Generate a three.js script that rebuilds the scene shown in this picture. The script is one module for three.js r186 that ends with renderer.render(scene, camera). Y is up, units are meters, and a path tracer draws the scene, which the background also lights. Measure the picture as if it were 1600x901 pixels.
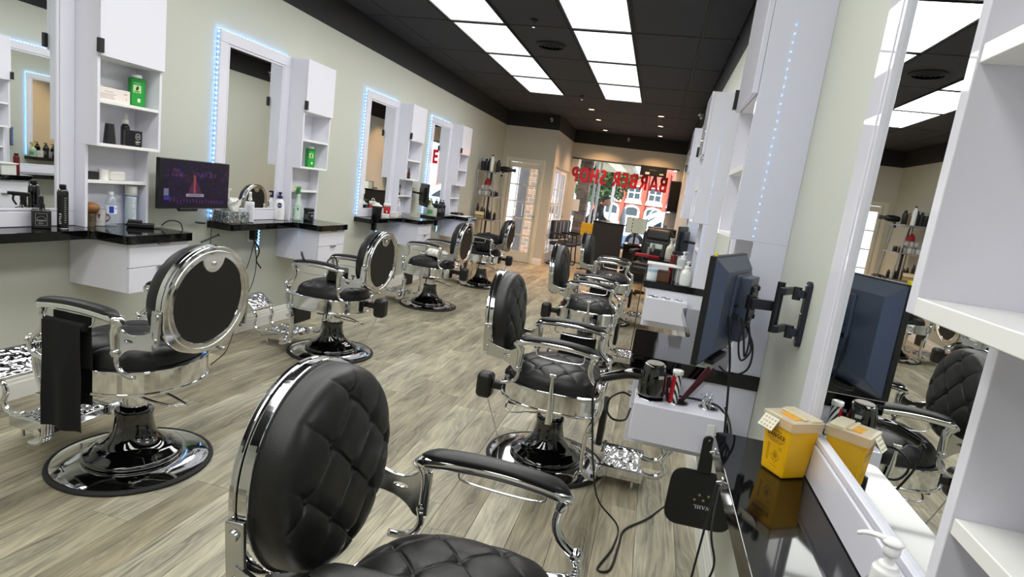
import * as THREE from 'three';
import { RoundedBoxGeometry } from 'three/addons/geometries/RoundedBoxGeometry.js';
import { mergeGeometries, mergeVertices } from 'three/addons/utils/BufferGeometryUtils.js';
import { RectAreaLightUniformsLib } from 'three/addons/lights/RectAreaLightUniformsLib.js';
import { FontLoader } from 'three/addons/loaders/FontLoader.js';
import { TextGeometry } from 'three/addons/geometries/TextGeometry.js';

// ---------------------------------------------------------------- camera, sky, sun, exposure
const scene = new THREE.Scene();
const camera = new THREE.PerspectiveCamera(2 * Math.atan(450.5 / 905) * 180 / Math.PI, 1600 / 901, 0.05, 300);
camera.position.set(0, 1.5, 0);
camera.rotation.set(-0.16932, 0.22276, 0.13316, 'YXZ');
const renderer = new THREE.WebGLRenderer();
renderer.toneMapping = THREE.LinearToneMapping;
renderer.toneMappingExposure = 1.04;
renderer.shadowMap.enabled = true;
RectAreaLightUniformsLib.init();
scene.background = new THREE.Color(0.62, 0.74, 0.95).multiplyScalar(2.6);
const sun = new THREE.DirectionalLight(new THREE.Color(1, 0.95, 0.86), 11.0);
sun.position.set(-14, 22, 2); sun.target.position.set(-1, 0, -26);
sun.castShadow = true; sun.shadow.mapSize.set(2048, 2048);
Object.assign(sun.shadow.camera, { left: -30, right: 30, top: 30, bottom: -30, near: 1, far: 90 });
scene.add(sun, sun.target);
const PANEL_LIGHT = 5.4, SPOT_LIGHT = 14;

// ---------------------------------------------------------------- room measures (metres)
const XL = -3.26, XR = 0.45, HC = 3.06, BAND = 2.77, ZE = -11.9, ZF = -14.1, XB = -2.16, ZBACK = 2.6;

// ---------------------------------------------------------------- helpers
let seed = 7;
const rnd = () => { seed = (seed * 1664525 + 1013904223) >>> 0; return seed / 4294967296; };
const V = (x, y, z) => new THREE.Vector3(x, y, z);
const hash = (i, j, k) => { let n = (i * 374761393 + j * 668265263 + k * 1274126177) | 0; n = Math.imul(n ^ (n >>> 13), 1274126177); return ((n ^ (n >>> 16)) >>> 0) / 4294967296; };
const fade = (t) => t * t * (3 - 2 * t);
function noise(x, y, k = 0) {
  const i = Math.floor(x), j = Math.floor(y), u = fade(x - i), v = fade(y - j);
  const a = hash(i, j, k), b = hash(i + 1, j, k), c = hash(i, j + 1, k), d = hash(i + 1, j + 1, k);
  return a + (b - a) * u + (c - a) * v + (a - b - c + d) * u * v;
}
const fbm = (x, y, k, o = 4) => { let s = 0, a = 0.5; for (let n = 0; n < o; n++) { s += a * noise(x, y, k + n); x *= 2.03; y *= 2.03; a *= 0.5; } return s; };
function dataTex(w, h, fn, srgb = true) {
  const d = new Uint8Array(w * h * 4);
  for (let y = 0; y < h; y++) for (let x = 0; x < w; x++) {
    const c = fn(x / w, y / h), o = (y * w + x) * 4;
    d[o] = Math.max(0, Math.min(255, c[0])); d[o + 1] = Math.max(0, Math.min(255, c[1])); d[o + 2] = Math.max(0, Math.min(255, c[2])); d[o + 3] = 255;
  }
  const t = new THREE.DataTexture(d, w, h); t.magFilter = THREE.LinearFilter; t.wrapS = t.wrapT = THREE.RepeatWrapping;
  if (srgb) t.colorSpace = THREE.SRGBColorSpace; t.needsUpdate = true; return t;
}
function canvasTex(w, h, draw) {
  const c = document.createElement('canvas'); c.width = w; c.height = h; const g = c.getContext('2d'); draw(g, w, h);
  const t = new THREE.CanvasTexture(c); t.colorSpace = THREE.SRGBColorSpace; return t;
}
const std = (color, roughness = 0.5, metalness = 0, more = {}) => new THREE.MeshStandardMaterial({ color: new THREE.Color(color), roughness, metalness, ...more });
const phys = (color, roughness, more) => new THREE.MeshPhysicalMaterial({ color: new THREE.Color(color), roughness, ...more });

// geometries
const B = (w, h, d, x = 0, y = 0, z = 0) => new THREE.BoxGeometry(w, h, d).translate(x, y, z);
const RB = (w, h, d, r, x = 0, y = 0, z = 0, s = 2) => new RoundedBoxGeometry(w, h, d, s, Math.min(r, w / 2.01, h / 2.01, d / 2.01)).translate(x, y, z);
const bb = (x0, x1, y0, y1, z0, z1, r = 0) => (r ? RB(x1 - x0, y1 - y0, z1 - z0, r, (x0 + x1) / 2, (y0 + y1) / 2, (z0 + z1) / 2, 1) : B(x1 - x0, y1 - y0, z1 - z0, (x0 + x1) / 2, (y0 + y1) / 2, (z0 + z1) / 2));
const cyl = (r0, r1, h, x = 0, y = 0, z = 0, n = 24) => new THREE.CylinderGeometry(r0, r1, h, n).translate(x, y, z);
const sph = (r, x = 0, y = 0, z = 0, n = 16) => new THREE.SphereGeometry(r, n, Math.max(6, n >> 1)).translate(x, y, z);
const tor = (R, r, n = 32, m = 8) => new THREE.TorusGeometry(R, r, m, n);
const lathe = (p, n = 32) => new THREE.LatheGeometry(p.map(([r, y]) => new THREE.Vector2(Math.max(r, 0.0001), y)), n);
const tube = (p, r, n = 0, m = 8, closed = false) => new THREE.TubeGeometry(new THREE.CatmullRomCurve3(p.map((q) => (q.isVector3 ? q : V(...q))), closed, 'centripetal'), n || p.length * 6, r, m, closed);
function rod(a, b, r, m = 10) {
  const A = V(...a), Bv = V(...b), L = A.distanceTo(Bv), g = new THREE.CylinderGeometry(r, r, L, m);
  g.applyQuaternion(new THREE.Quaternion().setFromUnitVectors(V(0, 1, 0), Bv.clone().sub(A).normalize())); const c = A.add(Bv).multiplyScalar(0.5); return g.translate(c.x, c.y, c.z);
}
const shapeOf = (pts) => new THREE.Shape(pts.map(([x, y]) => new THREE.Vector2(x, y)));
function extr(shape, depth, bevel = 0, curveSegments = 24) {
  return new THREE.ExtrudeGeometry(shape, { depth: depth - 2 * bevel, bevelEnabled: bevel > 0, bevelSize: bevel, bevelThickness: bevel, bevelSegments: 2, curveSegments }).translate(0, 0, bevel);
}
function merge(list) {
  if (!Array.isArray(list)) return list; if (list.length === 1) return list[0];
  return mergeGeometries(list.map((g) => { const q = g.index ? g.toNonIndexed() : g.clone(); for (const k of Object.keys(q.attributes)) if (!['position', 'normal', 'uv'].includes(k)) q.deleteAttribute(k); return q; }));
}
// superellipse bar swept along a curve lying in a plane z = s; sec(t) -> [half width across the plane, half thickness]
function sweep(pts, s, sec, n = 24, m = 12, e = 2.6) {
  const c = new THREE.CatmullRomCurve3(pts.map(([x, y]) => V(x, y, 0)), false, 'centripetal'), pos = [], idx = [];
  for (let i = 0; i <= n; i++) {
    const t = i / n, P = c.getPointAt(t), T = c.getTangentAt(t), N = V(-T.y, T.x, 0), [w, h] = sec(t);
    for (let j = 0; j < m; j++) {
      const a = (j / m) * 2 * Math.PI, ca = Math.cos(a), sa = Math.sin(a), x = w * Math.sign(ca) * Math.abs(ca) ** (2 / e), y = h * Math.sign(sa) * Math.abs(sa) ** (2 / e);
      pos.push(P.x + N.x * y, P.y + N.y * y, s + x);
    }
  }
  for (let i = 0; i < n; i++) for (let j = 0; j < m; j++) { const a = i * m + j, b = i * m + (j + 1) % m; idx.push(a, a + m, b, b, a + m, b + m); }
  for (const [r, fl] of [[0, 0], [n, 1]]) { const k = pos.length / 3; let x = 0, y = 0, z = 0; for (let j = 0; j < m; j++) { x += pos[(r * m + j) * 3] / m; y += pos[(r * m + j) * 3 + 1] / m; z += pos[(r * m + j) * 3 + 2] / m; } pos.push(x, y, z); for (let j = 0; j < m; j++) { const a = r * m + j, b = r * m + (j + 1) % m; fl ? idx.push(a, k, b) : idx.push(b, k, a); } }
  const g = new THREE.BufferGeometry(); g.setAttribute('position', new THREE.Float32BufferAttribute(pos, 3)); g.setIndex(idx); g.computeVertexNormals();
  g.setAttribute('uv', new THREE.Float32BufferAttribute(new Float32Array(pos.length / 3 * 2), 2)); return g;
}
// puffy cushion over an outline rho(angle); local x, z plan, y up
function cushion(rho, H, n, tuft, NR = 40, NT = 120, under = 0.02) {
  const pos = [], uv = [], idx = []; let arc = 0, ps = 0, py = H;
  for (let i = 0; i <= NR; i++) {
    const q = i / NR, s = 1 - (1 - q) ** 1.7;
    { const yy = H * Math.max(0, 1 - s ** n) ** (1 / n); arc += Math.hypot((s - ps) * 0.24, yy - py); ps = s; py = yy; }
    for (let j = 0; j < NT; j++) {
      const a = (j / NT) * 2 * Math.PI, r = rho(a) * s, x = r * Math.cos(a), z = r * Math.sin(a);
      let y = H * Math.max(0, 1 - s ** n) ** (1 / n);
      y -= tuft(x, z) * (1 - s ** 10);
      pos.push(x, y, z); uv.push(arc * Math.cos(a) * 6, arc * Math.sin(a) * 6);
    }
  }
  for (let j = 0; j < NT; j++) { const a = (j / NT) * 2 * Math.PI, r = rho(a) * 0.93; pos.push(r * Math.cos(a), -under, r * Math.sin(a)); uv.push(0, 0); }
  for (let i = 0; i <= NR; i++) for (let j = 0; j < NT; j++) { const a = i * NT + j, b = i * NT + (j + 1) % NT; idx.push(a, b, a + NT, b, b + NT, a + NT); }
  let g = new THREE.BufferGeometry(); g.setAttribute('position', new THREE.Float32BufferAttribute(pos, 3)); g.setAttribute('uv', new THREE.Float32BufferAttribute(uv, 2)); g.setIndex(idx); g.computeVertexNormals(); return g;
}
const NAMES = {};
function numbered(n) { const k = NAMES[n] = (NAMES[n] ?? -1) + 1; return k ? `${n}_${String(k).padStart(3, '0')}` : n; }
function obj(name, geo, mat, parent, label) {
  const m = new THREE.Mesh(merge(geo), mat); m.castShadow = m.receiveShadow = true; m.name = parent ? name : numbered(name);
  if (label) m.userData.label = label; (parent ?? scene).add(m); return m;
}
function thing(name, label, category, p = [0, 0, 0], turn = 0, group) {
  const o = new THREE.Group(); o.name = numbered(name); o.position.set(...p); o.rotation.y = turn; o.userData = { label, category }; if (group) o.userData.group = group; scene.add(o); return o;
}
function one(name, geo, mat, label, category, p = [0, 0, 0], turn = 0, group) {
  const m = obj(name, geo, mat); m.position.set(...p); m.rotation.y = turn; m.userData = { label, category }; if (group) m.userData.group = group; return m;
}
function struct(name, geo, mat, label, category = 'room') { const m = obj(name, geo, mat); m.userData = { kind: 'structure', label, category }; return m; }

// ---------------------------------------------------------------- materials
const leatherBump = dataTex(256, 256, (u, v) => { const a = fbm(u * 64, v * 64, 3, 3) * 255; return [a, a, a]; }, false);
const M = {
  wall: std(0xc4c7bc, 0.6), wallEnd: std(0xc8c6ba, 0.7), black: std(0x232326, 0.75), ceil: std(0x313135, 0.85), tbar: std(0x17171a, 0.7),
  white: phys(0xe4e4ef, 0.02, { specularIntensity: 0.9 }), whiteMatte: std(0xe9e9e6, 0.45), trim: std(0xe9e9e4, 0.35), band: std(0xf0f0ee, 0.25),
  counter: phys(0x08080a, 0.05, { specularIntensity: 1.0 }), mirror: std(0xf2f5f4, 0.008, 1), groove: std(0x6a625c, 0.8),
  chrome: std(0xdfe0e2, 0.06, 1), chromeSoft: std(0xc9cacc, 0.16, 1), steel: std(0xa8a8a8, 0.35, 1),
  leather: std(0x111112, 0.42, 0, { bumpMap: leatherBump, bumpScale: 0.0003 }), vinyl: std(0x0d0d0e, 0.55), gloss: phys(0x050506, 0.06, { clearcoat: 1, clearcoatRoughness: 0.04 }),
  rubber: std(0x161617, 0.7), plastic: std(0x0f0f11, 0.4), plasticGrey: std(0x3d4148, 0.4), cloth: std(0x08080a, 0.95), cord: std(0x0c0c0d, 0.5),
  led: std(0x000000, 0.5, 0, { emissive: new THREE.Color(0.1, 0.36, 1.0), emissiveIntensity: 34 }), ledTape: std(0xcfe0f4, 0.5),
  clear: phys(0xf4f8f8, 0.04, { transmission: 1, thickness: 0, ior: 1.45 }), glass: phys(0xffffff, 0.0, { transmission: 1, thickness: 0, ior: 1.5 }),
};
const panelGlow = std(0xffffff, 0.6, 0, { emissive: new THREE.Color(1, 1, 0.98), emissiveIntensity: 1.2 });
// ---------------------------------------------------------------- floor planks
const plankTex = [0, 1, 2, 3].map((k) => dataTex(192, 1024, (u, v) => {
  const x = u * 0.18, y = v * 1.22, w = fbm(x * 9, y * 1.6, 11 + k * 17, 3) - 0.45;
  let ring = 0;
  for (let q = 0; q < 2; q++) { const cx = 0.04 + 0.1 * hash(q, k, 5), cy = 0.15 + 0.9 * hash(q, k, 9), dx = (x - cx) * 26, dy = (y - cy) * 7; ring += Math.exp(-(dx * dx + dy * dy)) * (0.7 + 0.3 * Math.sin(9 * Math.sqrt(dx * dx * 3 + dy * dy * 3) + 5 * w)); }
  const g1 = fbm(x * 110 + w * 14, y * 4.2, 31 + k, 4), g2 = fbm(x * 420 + w * 30, y * 9, 51 + k, 3), bl = fbm(x * 14 + w * 3, y * 4.6, 71 + k, 3);
  const dark = Math.max(0, fbm(x * 60 + w * 10, y * 5.2, 91 + k, 3) - 0.56) * 3.2;
  const t = 0.72 + (g1 - 0.47) * 0.72 + (g2 - 0.45) * 0.34 + (bl - 0.45) * 0.75 - dark * 0.6 - ring * 0.3;
  return [95 + 102 * t, 94 + 97 * t, 83 + 84 * t];
}));
const plankTones = [0xffffff, 0xefebe6, 0xe6e1db, 0xf8f5f0, 0xdcd6cf];
const plankMats = [];
for (let k = 0; k < 4; k++) for (const c of plankTones) plankMats.push(std(c, 0.42, 0, { map: plankTex[k] }));
const floor = struct('floor', bb(XL - 0.2, XR + 0.2, -0.16, -0.006, ZF - 0.3, ZBACK + 0.2), std(0x3a362f, 0.8), 'grey brown wood plank floor of the barber shop', 'floor');
{
  const shapes = {}; const plank = (L) => { const key = L.toFixed(3); if (!shapes[key]) { const g = RB(0.1786, 0.0075, L - 0.0014, 0.0012, 0, 0, 0, 1); const p = g.attributes.position, u = g.attributes.uv; for (let i = 0; i < p.count; i++) u.setXY(i, (p.getX(i) + 0.09) / 0.18, (p.getZ(i) + L / 2) / 1.22); shapes[key] = g; } return shapes[key]; };
  let col = 0;
  for (let x = -3.176 - 0.0; x < XR + 0.02; x += 0.18, col++) {
    const zEnd = x < XB - 0.05 ? ZE + 0.005 : ZF;
    let z = ZBACK - hash(col, 3, 8) * 1.22; let first = true;
    for (let top = ZBACK; top > zEnd + 0.02;) {
      const bot = Math.max(first ? z : top - 1.22, zEnd), L = top - bot; first = false;
      if (L > 0.03) { const m = obj('plank', plank(L), plankMats[Math.floor(hash(col, Math.round(top * 50), 4) * plankMats.length)], floor); m.position.set(x, -0.00375, (top + bot) / 2); if (hash(col, Math.round(top * 9), 6) > 0.5) m.rotation.y = Math.PI; }
      top = bot;
    }
  }
}
// ---------------------------------------------------------------- ceiling: tiles in a grid, light panels
const gridX = [-3.53, -2.92, -2.31, -1.70, -1.08, -0.475, 0.135, 0.745], gridZ = []; for (let z = -9.53 - 1.25 * 4; z < ZBACK + 1.3; z += 1.25) gridZ.push(z);
const ceiling = struct('ceiling', bb(XL - 0.2, XR + 0.2, HC + 0.03, HC + 0.2, ZF - 0.3, ZBACK + 0.2), M.black, 'black suspended tile ceiling', 'ceiling');
{
  const bars = []; for (const x of gridX.slice(1, -1)) bars.push(bb(x - 0.012, x + 0.012, HC + 0.01, HC + 0.03, ZF, ZBACK)); for (const z of gridZ) if (z > ZF && z < ZBACK) bars.push(bb(XL, XR, HC + 0.01, HC + 0.03, z - 0.012, z + 0.012));
  obj('grid_bars', bars, M.tbar, ceiling);
  const tiles = {}; const lightRows = [2, 4];
  for (let i = 0; i + 1 < gridX.length; i++) for (let j = 0; j + 1 < gridZ.length; j++) {
    const x0 = Math.max(gridX[i], XL), x1 = Math.min(gridX[i + 1], XR), z0 = Math.max(gridZ[j], ZF), z1 = Math.min(gridZ[j + 1], ZBACK);
    if (x1 - x0 < 0.05 || z1 - z0 < 0.05 || (x1 < XB && z1 < ZE)) continue;
    if (lightRows.includes(i) && z0 > -9.6 && z1 < 2.0) { panel((x0 + x1) / 2, (z0 + z1) / 2); continue; }
    const w = x1 - x0 - 0.028, d = z1 - z0 - 0.028, key = w.toFixed(3) + d.toFixed(3); tiles[key] ??= RB(w, 0.014, d, 0.004, 0, 0, 0, 1);
    obj('ceiling_tile', tiles[key], M.ceil, ceiling).position.set((x0 + x1) / 2, HC + 0.012, (z0 + z1) / 2);
  }
}
function panel(x, z) {
  const t = thing('ceiling_light', 'glowing white rectangular light panel set flush in the black ceiling', 'ceiling light', [x, HC, z], 0, 'light panels in the two ceiling rows');
  const fr = []; for (const s of [-1, 1]) { fr.push(bb(s * 0.285 - 0.008, s * 0.285 + 0.008, -0.006, 0.02, -0.61, 0.61)); fr.push(bb(-0.285, 0.285, -0.006, 0.02, s * 0.605 - 0.008, s * 0.605 + 0.008)); }
  obj('panel_frame', fr, M.tbar, t);
  obj('diffuser', bb(-0.277, 0.277, 0.004, 0.012, -0.597, 0.597), panelGlow, t);
  const l = new THREE.RectAreaLight(new THREE.Color(1, 0.995, 0.965), PANEL_LIGHT, 0.55, 1.19); l.position.set(x, HC + 0.001, z); l.rotation.x = -Math.PI / 2; l.castShadow = true; scene.add(l);
}
// ---------------------------------------------------------------- walls
const T = 0.16;
function wall(name, lo, hi, mat, label) { // lo, hi = [x, z] corners; painted black above BAND
  const w = struct(name, bb(lo[0], hi[0], -0.15, BAND, lo[1], hi[1]), mat, label, 'wall');
  obj('painted_band', bb(lo[0], hi[0], BAND, HC + 0.2, lo[1], hi[1]), M.black, w, 'black painted strip under the ceiling'); return w;
}
wall('wall_left', [XL - T, ZE - T], [XL, ZBACK + T], M.wall, 'long off-white wall with four mirrors and white cabinets');
wall('wall_right', [XR, ZF - T], [XR + T, ZBACK + T], M.wall, 'long off-white wall beside the counter with the yellow sharps box');
wall('wall_back', [XL, ZBACK], [XR, ZBACK + T], M.wallEnd, 'plain wall closing the room opposite the street window');
// end wall with french door: opening x -3.11..-2.37, y 0..2.07
const DX0 = -3.10, DX1 = -2.42, DH = 2.06;
{
  const w = struct('wall_end', [bb(XL, DX0, -0.15, BAND, ZE - T, ZE), bb(DX1, XB + 0.0, -0.15, BAND, ZE - T, ZE), bb(DX0, DX1, DH, BAND, ZE - T, ZE)], M.wallEnd, 'beige wall around the white french door', 'wall');
  obj('painted_band', bb(XL, XB, BAND, HC + 0.2, ZE - T, ZE), M.black, w, 'black painted strip under the ceiling');
}
// bay wall at x = XB from ZE to ZF with a glazed door opening z -12.2 .. -13.1
const BZ0 = -12.15, BZ1 = -13.95;
{
  const w = struct('wall_bay', [bb(XB - T, XB, -0.15, BAND, BZ0, ZE - T), bb(XB - T, XB, -0.15, BAND, ZF - T, BZ1), bb(XB - T, XB, DH, BAND, BZ1, BZ0)], M.wallEnd, 'short beige wall with a glazed door beside the street window', 'wall');
  obj('painted_band', bb(XB - T, XB, BAND, HC + 0.2, ZF - T, ZE - T), M.black, w, 'black painted strip under the ceiling');
}
const WH = 2.43, WS = 0.35, WX1 = 0.36;
{
  const w = struct('wall_front', [bb(XB - T, XR, WH, BAND, ZF - T, ZF), bb(XB, XR, -0.15, WS, ZF - T, ZF), bb(WX1, XR, WS, WH, ZF - T, ZF)], M.wallEnd, 'beige wall above and below the street window', 'wall');
  obj('painted_band', bb(XB - T, XR, BAND, HC + 0.2, ZF - T, ZF), M.black, w, 'black painted strip under the ceiling');
}
// baseboards (moulded profile, swept by extrusion)
const bbProfile = [[0, 0], [0.018, 0], [0.018, 0.09], [0.014, 0.1], [0.014, 0.115], [0.009, 0.125], [0.009, 0.135], [0.004, 0.14], [0, 0.14]];
function baseboard(name, len, p, turn, label) { const g = extr(shapeOf(bbProfile), len); const m = struct(name, g, M.trim, label, 'baseboard'); m.position.set(...p); m.rotation.y = turn; }
baseboard('baseboard_left', ZBACK - ZE, [XL, 0, ZE], 0, 'white moulded baseboard along the long left-hand wall');
baseboard('baseboard_right', ZBACK - ZF, [XR, 0, ZBACK], Math.PI, 'white moulded baseboard under the wall-hung counters with hair tools');
baseboard('baseboard_end', XB - DX1 - 0.07, [XB, 0, ZE], -Math.PI / 2, 'short white baseboard beside the french door');
// ---------------------------------------------------------------- barber stations along both walls
// local axes: x = out from the wall, z > 0 under the mirror, z < 0 at the storage unit
const CT = 0.96, MW = 0.83, UW = 0.43, UD = 0.19, LD = 0.11;
const geoM = {};
geoM.rails = { top: [0, MW, 2.35 - 0.083, 2.35], bot: [0, MW, CT + 0.001, CT + 0.083], a: [0, 0.083, CT + 0.083, 2.35 - 0.083], b: [MW - 0.083, MW, CT + 0.083, 2.35 - 0.083] };
function station(side, zU, who, o = {}) {
  const P = [side < 0 ? XL : XR, 0, zU], turn = side < 0 ? 0 : Math.PI, at = (n, l, c, g) => thing(n, l, c, P, turn, g);
  // mirror
  const m = at('wall_mirror', 'tall white-framed mirror with blue LEDs ' + who, 'mirror', 'framed mirrors along the walls');
  for (const k of ['top', 'bot', 'a', 'b']) { const [z0, z1, y0, y1] = geoM.rails[k]; obj('frame_rail', bb(0.002, 0.036, y0, y1, z0, z1, 0.004), M.white, m); }
  const bead = []; const i0 = 0.086, i1 = 0.1; bead.push(bb(0.004, 0.034, 2.35 - i1, 2.35 - i0, i0, MW - i0, 0.002), bb(0.004, 0.034, CT + i0, CT + i1, i0, MW - i0, 0.002), bb(0.004, 0.034, CT + i1, 2.35 - i1, i0, i1, 0.002), bb(0.004, 0.034, CT + i1, 2.35 - i1, MW - i1, MW - i0, 0.002));
  obj('inner_bead', bead, M.white, m); obj('frame_backing', bb(0.002, 0.02, CT + 0.08, 2.27, 0.08, MW - 0.08), M.groove, m);
  obj('mirror_glass', bb(0.02, 0.024, CT + 0.1, 2.25, 0.1, MW - 0.1), M.mirror, m, 'mirror glass');
  const leds = [], tape = []; for (let y = CT + 0.04; y < 2.34; y += 0.036) leds.push(B(0.0065, 0.0075, 0.004, 0.013, y, MW + 0.003)); for (let z = 0.03; z < MW; z += 0.036) leds.push(B(0.0065, 0.004, 0.0075, 0.013, 2.353, z));
  tape.push(bb(0.008, 0.018, CT + 0.02, 2.35, MW, MW + 0.0015), bb(0.008, 0.018, 2.35, 2.3515, 0.02, MW));
  const strip = obj('led_tape', tape, M.ledTape, m, 'LED tape'); obj('led_lights', leds, M.led, strip, 'row of small blue-white LEDs').userData.kind = 'stuff';
  for (const [w, h, p, ry, rx] of [[0.002, 1.36, [0.013, 1.66, MW + 0.0048], 0, 0], [0.002, 0.78, [0.013, 2.355, 0.42], 0, 1]]) {
    const l = new THREE.RectAreaLight(new THREE.Color(0.1, 0.36, 1.0), 1.6, w, h); const v = V(...p).applyAxisAngle(V(0, 1, 0), turn).add(V(...P)); l.position.copy(v);
    const dir = rx ? V(0, 1, 0) : V(0, 0, 1).applyAxisAngle(V(0, 1, 0), turn); if (rx) { l.rotation.x = Math.PI / 2; l.rotation.z = 0; } else l.lookAt(v.clone().add(dir)); if (!rx) l.rotation.y = turn + Math.PI; l.castShadow = true; scene.add(l);
  }
  // storage unit
  const u = at('storage_unit', 'white cabinet with door and open shelves ' + who, 'cabinet', 'white storage units beside the mirrors'), t = 0.018;
  obj('side_panel', bb(0, UD, 1.43, 2.35, -t, 0, 0.0015), M.white, u); obj('side_panel', bb(0, UD, 1.43, 2.35, -UW, -UW + t, 0.0015), M.white, u);
  obj('side_panel', bb(0, LD, CT + 0.001, 1.43, -t, 0, 0.0015), M.white, u); obj('side_panel', bb(0, LD, CT + 0.001, 1.43, -UW + 0.0, -UW + t, 0.0015), M.white, u);
  obj('back_panel', bb(0.001, 0.012, CT + 0.001, 2.35, -UW + t, -t), M.white, u);
  for (const [y, d] of [[2.332, UD], [1.915, UD], [1.668, UD - 0.002], [1.43, UD], [1.215, LD - 0.002]]) obj('shelf', bb(0.012, d, y, y + t, -UW + t, -t, 0.0015), M.band, u);
  const dr = obj('cabinet_door', bb(UD + 0.001, UD + 0.019, 1.918, 2.35, -UW, 0, 0.0015), M.white, u); obj('door_handle', bb(UD + 0.012, UD + 0.034, 1.93, 2.005, -0.012, 0.018, 0.002), M.plastic, dr, 'black block handle');
  // counter
  const ce = o.end ?? 0.85, sh = new THREE.Shape(), de = 0.45, se = 0.212, zf = 0.04; // shape in (x, z)
  sh.moveTo(0.001, -UW - 0.005); sh.lineTo(de - 0.004, -UW - 0.005); sh.lineTo(de, -UW); sh.lineTo(de, zf - 0.03); sh.quadraticCurveTo(de, zf, de - 0.03, zf); sh.lineTo(se + 0.05, zf); sh.quadraticCurveTo(se, zf, se, zf + 0.05); sh.lineTo(se, ce - 0.03); sh.quadraticCurveTo(se, ce, se - 0.03, ce); sh.lineTo(0.001, ce); sh.closePath();
  const cg = extr(sh, 0.05, 0.002, 10).rotateX(Math.PI / 2).translate(0, CT, 0); const c = at('counter', 'glossy black L-shaped counter ' + who, 'counter', 'black counters under the mirrors'); obj('counter_top', cg, M.counter, c);
  // drawers
  if (o.drawers !== false) {
    const d = at('drawer_cabinet', 'white wall-hung drawer cabinet ' + who, 'drawer cabinet', 'white drawer cabinets under the counters');
    obj('body', bb(0.001, 0.408, 0.622, 0.909, -UW, 0, 0.0015), M.white, d);
    for (const [y0, y1] of [[0.622, 0.766], [0.77, 0.905]]) { const f = obj('drawer', bb(0.409, 0.427, y0, y1, -UW + 0.002, -0.002, 0.0015), M.white, d); obj('drawer_pull', bb(0.424, 0.441, y1 - 0.008, y1 + 0.003, -0.27, -0.19, 0.001), M.steel, f, 'slim metal edge pull'); }
  }
  return { P, turn, at: (x, y, z) => { const v = V(x, y, z).applyAxisAngle(V(0, 1, 0), turn).add(V(...P)); return [v.x, v.y, v.z]; } };
}
const L1 = station(-1, -2.66, 'above the black bottles and aerosol can');
const L2 = station(-1, -4.58, 'behind the tissue box and white lotion bottle');
const L3 = station(-1, -6.79, 'behind the red tumbler');
const L4 = station(-1, -8.69, 'beside the steel product shelves');
const R1 = station(1, -0.66, 'behind the yellow sharps box');
const R2 = station(1, -2.57, 'over the hair dryer holder');
const R3 = station(1, -4.85, 'over the empty tool holder');
const R4 = station(1, -6.78, 'on the hair dryer wall by the office chair');
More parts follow.
